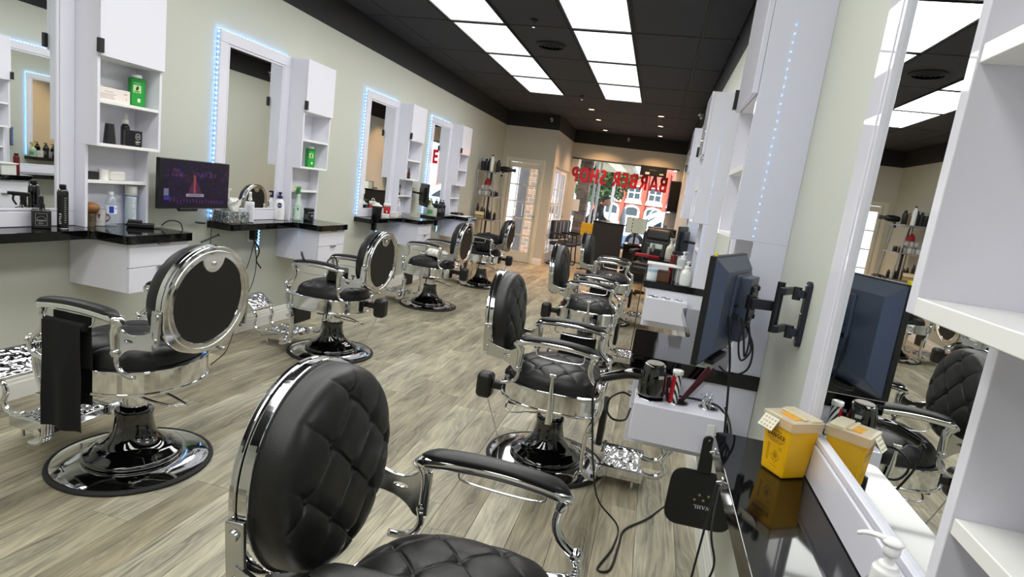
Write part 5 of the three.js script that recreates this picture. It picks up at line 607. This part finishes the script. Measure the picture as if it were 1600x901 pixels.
{ // office chair
  const t = thing('office_chair', 'black leather office armchair with a padded headrest', 'office chair', [0.06, 0, -9.75], -0.25); const pad = (w, h, d, r, x, y, z, rx = 0) => RB(w, h, d, r, 0, 0, 0, 3).rotateX(rx).translate(x, y, z);
  obj('seat', [pad(0.52, 0.14, 0.52, 0.06, 0, 0.5, 0.05), pad(0.5, 0.06, 0.48, 0.025, 0, 0.58, 0.06)], M.leather, t); obj('backrest', [pad(0.52, 0.58, 0.16, 0.06, 0, 0.82, -0.2, -0.14), pad(0.36, 0.3, 0.08, 0.035, 0, 0.78, -0.11, -0.14)], M.leather, t); obj('headrest', pad(0.42, 0.2, 0.14, 0.05, 0, 1.06, -0.2, -0.14), M.leather, t);
  for (const s of [-1, 1]) obj('armrest', [pad(0.11, 0.07, 0.36, 0.03, s * 0.3, 0.76, 0.02), pad(0.05, 0.26, 0.1, 0.02, s * 0.3, 0.62, 0.0)], M.leather, t);
  obj('column', [cyl(0.03, 0.03, 0.3, 0, 0.28, 0), cyl(0.05, 0.05, 0.06, 0, 0.12, 0)], M.chrome, t); for (let i = 0; i < 5; i++) { const a = i * 1.2566; const l = obj('leg', rod([0, 0.1, 0], [0.29 * Math.cos(a), 0.075, 0.29 * Math.sin(a)], 0.022), M.plastic, t); obj('caster', sph(0.033, 0.29 * Math.cos(a), 0.034, 0.29 * Math.sin(a)), M.plastic, l); }
}
[[-1.78, -13.2], [-1.86, -12.6]].forEach(([x, z], k) => { // waiting chairs
  const t = thing('waiting_chair', ['black waiting chair with pale striped back next to the yellow board', 'black waiting chair with pale striped back nearer the glazed door'][k], 'chair', [x, 0, z], 1.2, 'waiting chairs by the glazed door'); obj('seat', RB(0.46, 0.08, 0.44, 0.03, 0, 0.46, 0, 3), M.vinyl, t); const bk = obj('backrest', RB(0.46, 0.42, 0.08, 0.035, 0, 0.74, -0.21, 3), M.vinyl, t); for (const s of [-0.1, 0.1]) obj('stripe', RB(0.07, 0.4, 0.085, 0.03, s, 0.74, -0.209, 2), C('#9a9aa2', 0.5), bk);
  for (const s of [-1, 1]) { obj('armrest', RB(0.05, 0.04, 0.4, 0.015, s * 0.26, 0.68, 0), M.plastic, t); obj('leg', tube([[s * 0.26, 0.67, 0.18], [s * 0.26, 0.3, 0.2], [s * 0.26, 0.02, 0.2], [s * 0.26, 0.014, 0.0], [s * 0.26, 0.014, -0.2]], 0.014, 30), M.plastic, t); }
});
item('sign_board', 'yellow board on a thin stand beside the black reception counter', 'board', [-1.36, 0, -12.4], [['board', RB(0.26, 0.27, 0.02, 0.006, 0, 0.86, 0), C('#c8a416', 0.55)], ['stand', [rod([0, 0, -0.005], [0, 0.75, -0.005], 0.012), cyl(0.1, 0.11, 0.015, 0, 0.0085, -0.005)], M.plastic], ['seams', [bb(-0.125, 0.125, 0.9, 0.904, 0.0085, 0.0108), bb(-0.125, 0.125, 0.81, 0.814, 0.0085, 0.0108), bb(-0.002, 0.002, 0.74, 0.98, 0.0085, 0.0108)], C('#8a6f0c', 0.6)]], 0);
{ const t = thing('printer', 'black printer under the computer screen', 'printer', [-0.2, 0.75, -11.5], 0); obj('body', RB(0.36, 0.13, 0.2, 0.015, 0.28, 0.066, 0), M.plastic, t); obj('tray', RB(0.26, 0.012, 0.12, 0.004, 0.28, 0.05, 0.14), M.plasticGrey, t); }
// ---------------------------------------------------------------- outside: porch, street, house, cars
struct('ground_outside', [bb(-14, 12, -0.25, -0.12, -60, ZF - 0.3)], std(0x8a8985, 0.9), 'grey street asphalt outside', 'street');
struct('pavement', [bb(-14, 12, -0.12, -0.03, -19, ZF - T), bb(-4.2, XB - T, -0.12, -0.005, ZF - T, ZE - T)], std(0xc9c5bc, 0.9), 'pale concrete pavement outside the window', 'pavement');
struct('lawn', [bb(-9, -0.9, -0.12, -0.06, -29.5, -23.5)], std(0x8aa23c, 0.95), 'sunlit green lawn across the street', 'lawn');
{
  const t = thing('brick_pillar', 'grey brick pillar outside the street window', 'pillar', [-1.85, -0.03, -14.75]); obj('mortar', bb(-0.135, 0.135, 0, 2.75, -0.19, 0.19), C('#8b857b', 0.95), t); const br = [C('#6d645a', 0.9), C('#7a7067', 0.9), C('#5f574e', 0.9), C('#857a6e', 0.9)], gs = RB(0.182, 0.062, 0.4, 0.004), gh = RB(0.086, 0.062, 0.4, 0.004);
  for (let r = 0; r < 37; r++) { const y = 0.036 + r * 0.0735; for (const [g, x] of r % 2 ? [[gs, -0.052], [gh, 0.094]] : [[gh, -0.094], [gs, 0.052]]) obj('brick', g, br[Math.floor(hash(r, Math.round(x * 100), 2) * 4)], t).position.set(x, y, 0); }
}
{
  const t = thing('brick_wall', 'brick side wall of the entry seen through the french door', 'wall', [-2.85, -0.03, -14.0]); obj('mortar', bb(-0.25, 0.25, 0, 2.8, -0.1, 0.09), C('#a39a8c', 0.95), t); const br = [C('#6f5a4c', 0.9), C('#7c6656', 0.9), C('#645a52', 0.9)], gs = RB(0.2, 0.085, 0.2, 0.006);
  for (let r = 0; r < 28; r++) for (let q = 0; q < 3; q++) { const x = -0.2 + q * 0.215 + (r % 2 ? -0.1 : 0); if (x > -0.36 && x < 0.3) { const w = Math.min(0.25, x + 0.1) - Math.max(-0.25, x - 0.1); if (w > 0.03) { const m = obj('brick', gs, br[Math.floor(hash(r, q, 5) * 3)], t); m.scale.x = w / 0.2; m.position.set((Math.min(0.25, x + 0.1) + Math.max(-0.25, x - 0.1)) / 2, 0.05 + r * 0.098, 0); } } }
}
item('entry_door', 'dark entry door seen through the french door', 'door', [-3.2, -0.03, -13.9], [['leaf', bb(-0.1, 0.1, 0, 2.4, -0.03, 0.03, 0.004), C('#2b2b2e', 0.5)], ['handle', rod([0.06, 0.9, 0.05], [0.06, 1.2, 0.05], 0.012), M.chrome]], 0);
item('entry_panel', 'pale blue entry panel seen through the french door', 'panel', [-3.6, -0.03, -13.9], [['panel', bb(-0.35, 0.23, 0, 2.5, -0.03, 0.03, 0.004), C('#c6d3e2', 0.5)], ['frame', bb(0.19, 0.24, 0, 2.5, -0.035, 0.04), C('#8e9096', 0.5)]], 0);
for (const [x, l] of [[-1.64, 'white porch post next to the brick pillar'], [-1.53, 'second white porch post next to the brick pillar']]) item('porch_post', l, 'post', [x, -0.03, -15.2], [['shaft', bb(-0.03, 0.03, 0, 2.5, -0.03, 0.03, 0.006), C('#dfe6ee', 0.5)], ['foot', bb(-0.04, 0.04, 0, 0.14, -0.04, 0.04, 0.004), C('#d4dbe3', 0.5)]], 0);
item('porch_post', 'slim white porch post standing by the street', 'post', [-1.36, -0.03, -18.0], [['shaft', bb(-0.04, 0.04, 0, 2.5, -0.04, 0.04, 0.006), C('#eceee8', 0.5)], ['foot', bb(-0.06, 0.06, 0, 0.2, -0.06, 0.06, 0.004), C('#e2e4de', 0.5)]], 0);
item('porch_roof', 'cream porch ceiling outside the street window', 'roof', [-2.3, 2.45, -16.5], [['ceiling', bb(-3, 1.55, 0, 0.06, -1.9, 2.0), C('#cfc8a8', 0.8)], ['fascia', bb(-3, 1.62, -0.05, 0.18, -1.98, -1.9, 0.004), C('#e8e4d4', 0.6)], ['fascia', bb(1.55, 1.63, -0.05, 0.18, -1.98, 2.0, 0.004), C('#e8e4d4', 0.6)]], 0);
item('lantern', 'black hanging porch lantern with a pale bulb', 'lantern', [-1.735, 1.93, -15.6], [['cap', lathe([[0.012, 0.46], [0.02, 0.4], [0.1, 0.33], [0.1, 0.32], [0, 0.32]], 6), M.plastic], ['cage', [0, 1, 2, 3, 4, 5].map((i) => rod([0.085 * Math.cos(i * 1.047), 0.32, 0.085 * Math.sin(i * 1.047)], [0.06 * Math.cos(i * 1.047), 0.06, 0.06 * Math.sin(i * 1.047)], 0.007)), M.plastic], ['glass', lathe([[0, 0.06], [0.055, 0.06], [0.08, 0.32], [0, 0.32]], 6), phys(0xf4eee0, 0.2, { transmission: 0.5, thickness: 0 })], ['bulb', sph(0.04, 0, 0.2, 0), C('#f6f0e0', 0.3)], ['finial', [cyl(0.02, 0.008, 0.06, 0, 0.03), rod([0, 0.45, 0], [0, 0.52, 0], 0.008)], M.plastic]], 0);
{ // house across the street
  const t = thing('brick_house', 'red brick house with white windows across the street', 'house', [-0.4, -0.1, -31]); const brick = std(0xffffff, 0.9, 0, { map: dataTex(256, 256, (u, v) => { const r = Math.floor(v * 32), c = Math.floor(u * 12 + (r % 2) * 0.5), m = (v * 32) % 1 < 0.16 || (u * 12 + (r % 2) * 0.5) % 1 < 0.06, k = 0.8 + 0.35 * hash(c, r, 3); return m ? [176, 140, 124] : [176 * k, 74 * k, 60 * k]; }) });
  const wallG = B(9, 7, 0.4, 1.6, 3.5, -0.2); { const u = wallG.attributes.uv; for (let i = 0; i < u.count; i++) u.setXY(i, u.getX(i) * 3.4, u.getY(i) * 2.8); } obj('wall', wallG, brick, t); const wt = C('#eef0ee', 0.5), gl = C('#3d4850', 0.1);
  for (let i = 0; i < 4; i++) { const x = -1.9 + i * 1.05; obj('pilaster', B(0.16, 3, 0.18, x - 0.52, 1.9, 0.09), C('#b04a3a', 0.9), t);
    const f = obj('window', [bb(x - 0.34, x + 0.34, 1.85, 2.6, 0, 0.06), bb(x - 0.4, x + 0.4, 1.78, 1.86, 0, 0.1)], wt, t); for (const sx of [-1, 1]) for (const sy of [0, 1]) obj('pane', bb(x + sx * 0.155 - 0.13, x + sx * 0.155 + 0.13, 1.92 + sy * 0.34, 2.2 + sy * 0.34, 0.05, 0.066), gl, f);
    const f2 = obj('window', [bb(x - 0.34, x + 0.34, 3.5, 4.6, 0, 0.06)], wt, t); for (const sx of [-1, 1]) obj('pane', bb(x + sx * 0.155 - 0.13, x + sx * 0.155 + 0.13, 3.58, 4.52, 0.05, 0.066), gl, f2);
    const a = new THREE.Shape(); a.moveTo(-0.42, 0); a.lineTo(0.42, 0); a.lineTo(0.42, 1.1); a.absarc(0, 1.1, 0.42, 0, Math.PI); a.lineTo(-0.42, 0); const ar = obj('arch_panel', extr(a, 0.06, 0.005, 12).scale(1, 0.95, 1).translate(x, 0.15, 0.02), wt, t); obj('arch_pane', extr(a, 0.02, 0.002, 12).scale(0.7, 0.28, 1).translate(x, 1.05, 0.07), gl, ar); }
  obj('pilaster', B(0.16, 3, 0.18, 1.78, 1.9, 0.09), C('#b04a3a', 0.9), t); obj('stone_band', bb(-2.9, 6, 1.66, 1.76, 0, 0.1), wt, t);
}
function carAt(label, x, z, hex, turn) { // long axis x
  const t = thing('car', label, 'car', [x, -0.12, z], turn), p = C(hex, 0.18), s = new THREE.Shape(); s.moveTo(-2.15, 0.3); s.lineTo(-2.1, 0.62); s.quadraticCurveTo(-1.9, 0.8, -1.05, 0.86); s.quadraticCurveTo(-0.6, 1.28, -0.2, 1.38); s.lineTo(0.7, 1.4); s.quadraticCurveTo(1.2, 1.3, 1.6, 0.96); s.quadraticCurveTo(2.05, 0.92, 2.12, 0.7); s.lineTo(2.15, 0.34); s.lineTo(2.0, 0.22); s.lineTo(-2.0, 0.22); s.closePath();
  obj('body', extr(s, 1.7, 0.1, 14).translate(0, 0, -0.85), p, t); const w = new THREE.Shape(); w.moveTo(-0.85, 0.9); w.quadraticCurveTo(-0.5, 1.24, -0.15, 1.3); w.lineTo(0.66, 1.31); w.quadraticCurveTo(1.0, 1.24, 1.3, 0.94); w.closePath(); obj('side_window', [extr(w, 0.02).translate(0, 0, 0.845), extr(w, 0.02).translate(0, 0, -0.865)], C('#20262c', 0.05), t); obj('window_pillar', bb(0.2, 0.27, 0.9, 1.31, 0.86, 0.872), p, t);
  for (const [a, b] of [[-1.35, 0.78], [1.35, 0.78], [-1.35, -0.78], [1.35, -0.78]]) { const wh = obj('wheel', cyl(0.32, 0.32, 0.22, 0, 0, 0, 28).rotateX(Math.PI / 2).translate(a, 0.32, b), M.rubber, t); obj('hub', cyl(0.19, 0.19, 0.23, 0, 0, 0, 20).rotateX(Math.PI / 2).translate(a, 0.32, b), M.steel, wh); }
  obj('lamp', [bb(-2.14, -1.98, 0.6, 0.72, 0.5, 0.84, 0.02)], C('#e8ecf0', 0.1), t); obj('lamp', [bb(1.98, 2.14, 0.64, 0.76, 0.5, 0.84, 0.02)], C('#a01818', 0.2), t);
}
carAt('pale blue car parked at the far kerb', 0.75, -22.2, '#a9c4dc', 0); carAt('silver car parked behind the pale blue car', 0.4, -26.6, '#c4ccd4', 0); carAt('white car parked in front of the lawn', -3.9, -22.4, '#e6e8ea', 0);
{ // bike rack and street tree
  item('bike_rack', 'white hoop bike rack on the pavement', 'bike rack', [0.0, -0.03, -18.4], [['hoop', tube([[-0.22, 0, 0], [-0.22, 1.2, 0], [-0.12, 1.42, 0], [0, 1.47, 0], [0.12, 1.42, 0], [0.22, 1.2, 0], [0.22, 0, 0]], 0.03, 60, 10), C('#eceeee', 0.4)], ['foot', [cyl(0.07, 0.07, 0.02, -0.22, 0.01, 0), cyl(0.07, 0.07, 0.02, 0.22, 0.01, 0)], M.steel]], 0);
  const t = thing('street_tree', 'dark leafy tree on the lawn across the street', 'tree', [-2.5, -0.06, -25.5]); obj('trunk', [cyl(0.1, 0.16, 1.6, 0, 0.8, 0, 12), rod([0, 1.4, 0], [-0.5, 2.4, 0.2], 0.06), rod([0, 1.4, 0], [0.5, 2.5, -0.2], 0.06)], C('#4a3d30', 0.9), t);
  const lf = new THREE.InstancedMesh(new THREE.SphereGeometry(0.09, 5, 3).scale(1, 0.25, 0.6), std(0x35502a, 0.8), 2600); lf.name = 'foliage'; lf.userData.kind = 'stuff'; lf.castShadow = lf.receiveShadow = true; const m = new THREE.Matrix4(), q = new THREE.Quaternion(), e = new THREE.Euler(), cc = new THREE.Color();
  for (let i = 0; i < 2600; i++) { const k = Math.floor(rnd() * 7), cx = [-0.6, 0.5, 0, -0.9, 0.9, 0.1, -0.2][k], cy = [2.1, 2.2, 2.8, 2.7, 2.8, 3.4, 1.9][k], cz = [0.2, -0.2, 0.4, -0.3, 0.2, 0, 0.5][k], r = 0.75 * Math.cbrt(rnd()), a = rnd() * 6.283, b = Math.acos(2 * rnd() - 1); e.set(rnd() * 3, rnd() * 6, rnd() * 3); q.setFromEuler(e); m.compose(V(cx + r * Math.sin(b) * Math.cos(a), cy + r * Math.cos(b) * 0.8, cz + r * Math.sin(b) * Math.sin(a)), q, V(1, 1, 1)); lf.setMatrixAt(i, m); lf.setColorAt(i, cc.setRGB(0.7 + 0.6 * rnd(), 0.7 + 0.6 * rnd(), 0.6 + 0.4 * rnd())); } t.add(lf);
}
// ---------------------------------------------------------------- the person outside, leaning forward over a grey stand
{
  const { MarchingCubes } = await import('three/addons/objects/MarchingCubes.js');
  // bones: [ax, ay, az, ra, bx, by, bz, rb]; x = the way the person faces
  const field = (bones, cell, k) => {
    const lo = [1e9, 1e9, 1e9], hi = [-1e9, -1e9, -1e9]; for (const b of bones) for (const o of [0, 4]) for (let i = 0; i < 3; i++) { lo[i] = Math.min(lo[i], b[o + i] - b[o + 3] - 0.05); hi[i] = Math.max(hi[i], b[o + i] + b[o + 3] + 0.05); }
    const c = lo.map((v, i) => (v + hi[i]) / 2), S = Math.max(...lo.map((v, i) => hi[i] - v)) / 2 * 1.06, res = Math.min(110, Math.ceil(2 * S / cell)), mc = new MarchingCubes(res, new THREE.MeshBasicMaterial(), false, false, 400000); mc.isolation = 0;
    for (let z = 0; z < res; z++) for (let y = 0; y < res; y++) for (let x = 0; x < res; x++) {
      const p = [x, y, z].map((v, i) => c[i] + ((v - res / 2) / (res / 2)) * S); let acc = 0;
      for (const b of bones) { const dx = b[4] - b[0], dy = b[5] - b[1], dz = b[6] - b[2], L = dx * dx + dy * dy + dz * dz || 1e-9, t = Math.max(0, Math.min(1, ((p[0] - b[0]) * dx + (p[1] - b[1]) * dy + (p[2] - b[2]) * dz) / L)); const d = Math.hypot(p[0] - b[0] - dx * t, p[1] - b[1] - dy * t, p[2] - b[2] - dz * t) - (b[3] + (b[7] - b[3]) * t); acc += Math.exp(-Math.max(-1, Math.min(1, d)) * k); }
      mc.field[x + y * res + z * res * res] = Math.log(Math.max(acc, 1e-30)) / k;
    }
    mc.update(); const n = mc.count, g = new THREE.BufferGeometry(); g.setAttribute('position', new THREE.Float32BufferAttribute(mc.positionArray.slice(0, n * 3).map((v, i) => v * S + c[i % 3]), 3)); g.setAttribute('normal', new THREE.Float32BufferAttribute(mc.normalArray.slice(0, n * 3), 3)); g.setAttribute('uv', new THREE.Float32BufferAttribute(new Float32Array(n * 2), 2)); return g;
  };
  const t = thing('person', 'person in a black top bending forward on the pavement outside', 'person', [-1.72, -0.03, -16.1], 0);
  const hand = (s, w) => { const [x, y, z] = w, o = [[x, y, z, 0.024, x + 0.07, y - 0.02, z, 0.03]]; for (let f = 0; f < 4; f++) { const zz = z + (f - 1.5) * 0.022, l = [0.062, 0.074, 0.07, 0.052][f]; o.push([x + 0.075, y - 0.02, zz, 0.0095, x + 0.075 + l * 0.6, y - 0.03, zz, 0.009], [x + 0.075 + l * 0.6, y - 0.03, zz, 0.009, x + 0.07 + l, y - 0.06, zz, 0.008]); } o.push([x + 0.02, y - 0.01, z - s * 0.03, 0.012, x + 0.07, y - 0.03, z - s * 0.055, 0.01]); return o; };
  const hip = [0, 0.95, 0], chest = [0.2, 1.27, 0], neck = [0.27, 1.4, 0], head = [0.36, 1.5, 0];
  const arms = [], sl = []; for (const s of [-1, 1]) { const sh = [0.22, 1.31, s * 0.18], el = [0.3, 1.05, s * 0.24], wr = [0.5, 0.98, s * 0.17]; arms.push([...sh, 0.05, ...el, 0.042], [...el, 0.042, ...wr, 0.028], ...hand(s, wr)); sl.push([...sh, 0.072, ...el, 0.058], [...el, 0.056, 0.4, 1.015, s * 0.2, 0.046]); }
  const headB = [[...head, 0.088, 0.38, 1.55, 0, 0.092], [0.4, 1.47, 0, 0.06, 0.43, 1.44, 0, 0.045], [...neck, 0.056, 0.33, 1.46, 0, 0.056], [0.455, 1.505, 0, 0.014, 0.478, 1.485, 0, 0.014], [0.35, 1.5, 0.092, 0.016, 0.345, 1.53, 0.096, 0.018], [0.35, 1.5, -0.092, 0.016, 0.345, 1.53, -0.096, 0.018]];
  const legs = [], tr = []; for (const s of [-1, 1]) { legs.push([0, 0.9, s * 0.09, 0.08, 0.03, 0.5, s * 0.1, 0.055], [0.03, 0.5, s * 0.1, 0.052, -0.03, 0.08, s * 0.1, 0.036], [-0.04, 0.04, s * 0.1, 0.035, 0.14, 0.03, s * 0.11, 0.03]); tr.push([0, 0.92, s * 0.09, 0.105, 0.03, 0.5, s * 0.1, 0.078], [0.03, 0.5, s * 0.1, 0.076, -0.03, 0.1, s * 0.1, 0.062]); }
  const skin = std(0x9a6e54, 0.6);
  obj('body', merge([field([[...hip, 0.12, ...chest, 0.12], [...chest, 0.12, ...neck, 0.06], ...legs], 0.014, 40), field(arms, 0.009, 90), field(headB, 0.006, 70)]), skin, t);
  obj('shirt', field([[0, 0.97, -0.05, 0.125, 0.19, 1.25, -0.07, 0.125], [0, 0.97, 0.05, 0.125, 0.19, 1.25, 0.07, 0.125], [0.19, 1.25, 0, 0.13, 0.25, 1.36, 0, 0.085], ...sl], 0.013, 45), std(0x141416, 0.85), t, 'black long-sleeved top');
  obj('trousers', field([[0, 0.98, -0.05, 0.12, 0, 0.9, -0.06, 0.12], [0, 0.98, 0.05, 0.12, 0, 0.9, 0.06, 0.12], ...tr], 0.014, 45), std(0x1b1c22, 0.85), t, 'dark trousers');
  obj('hair', field([[0.34, 1.55, 0, 0.094, 0.37, 1.585, 0, 0.086], [0.3, 1.52, 0, 0.06, 0.3, 1.57, 0, 0.075]], 0.008, 60), std(0x16120f, 0.9), t, 'short dark hair');
  for (const s of [-1, 1]) { obj('shoe', [RB(0.28, 0.08, 0.1, 0.03, 0.05, 0.045, s * 0.105, 3)], M.rubber, t); obj('eye', sph(0.011, 0.447, 1.53, s * 0.034, 10), M.plastic, t); }
  obj('mouth', RB(0.006, 0.006, 0.04, 0.002, 0.468, 1.438, 0), C('#7a4038', 0.5), t);
  item('street_stand', 'grey upright stand that the bending person leans over', 'stand', [-0.85, -0.03, -16.1], [['post', RB(0.12, 0.95, 0.12, 0.02, 0, 0.475, 0), C('#8f9092', 0.5)], ['head', lathe([[0, 0.95], [0.09, 0.95], [0.08, 1.2], [0.05, 1.36], [0.02, 1.42], [0, 1.42]], 20), C('#a8a8a6', 0.5)], ['shelf', RB(0.2, 0.03, 0.2, 0.01, 0, 0.95, 0), C('#dfe2e6', 0.4)]], 0);
}
renderer.render(scene, camera);
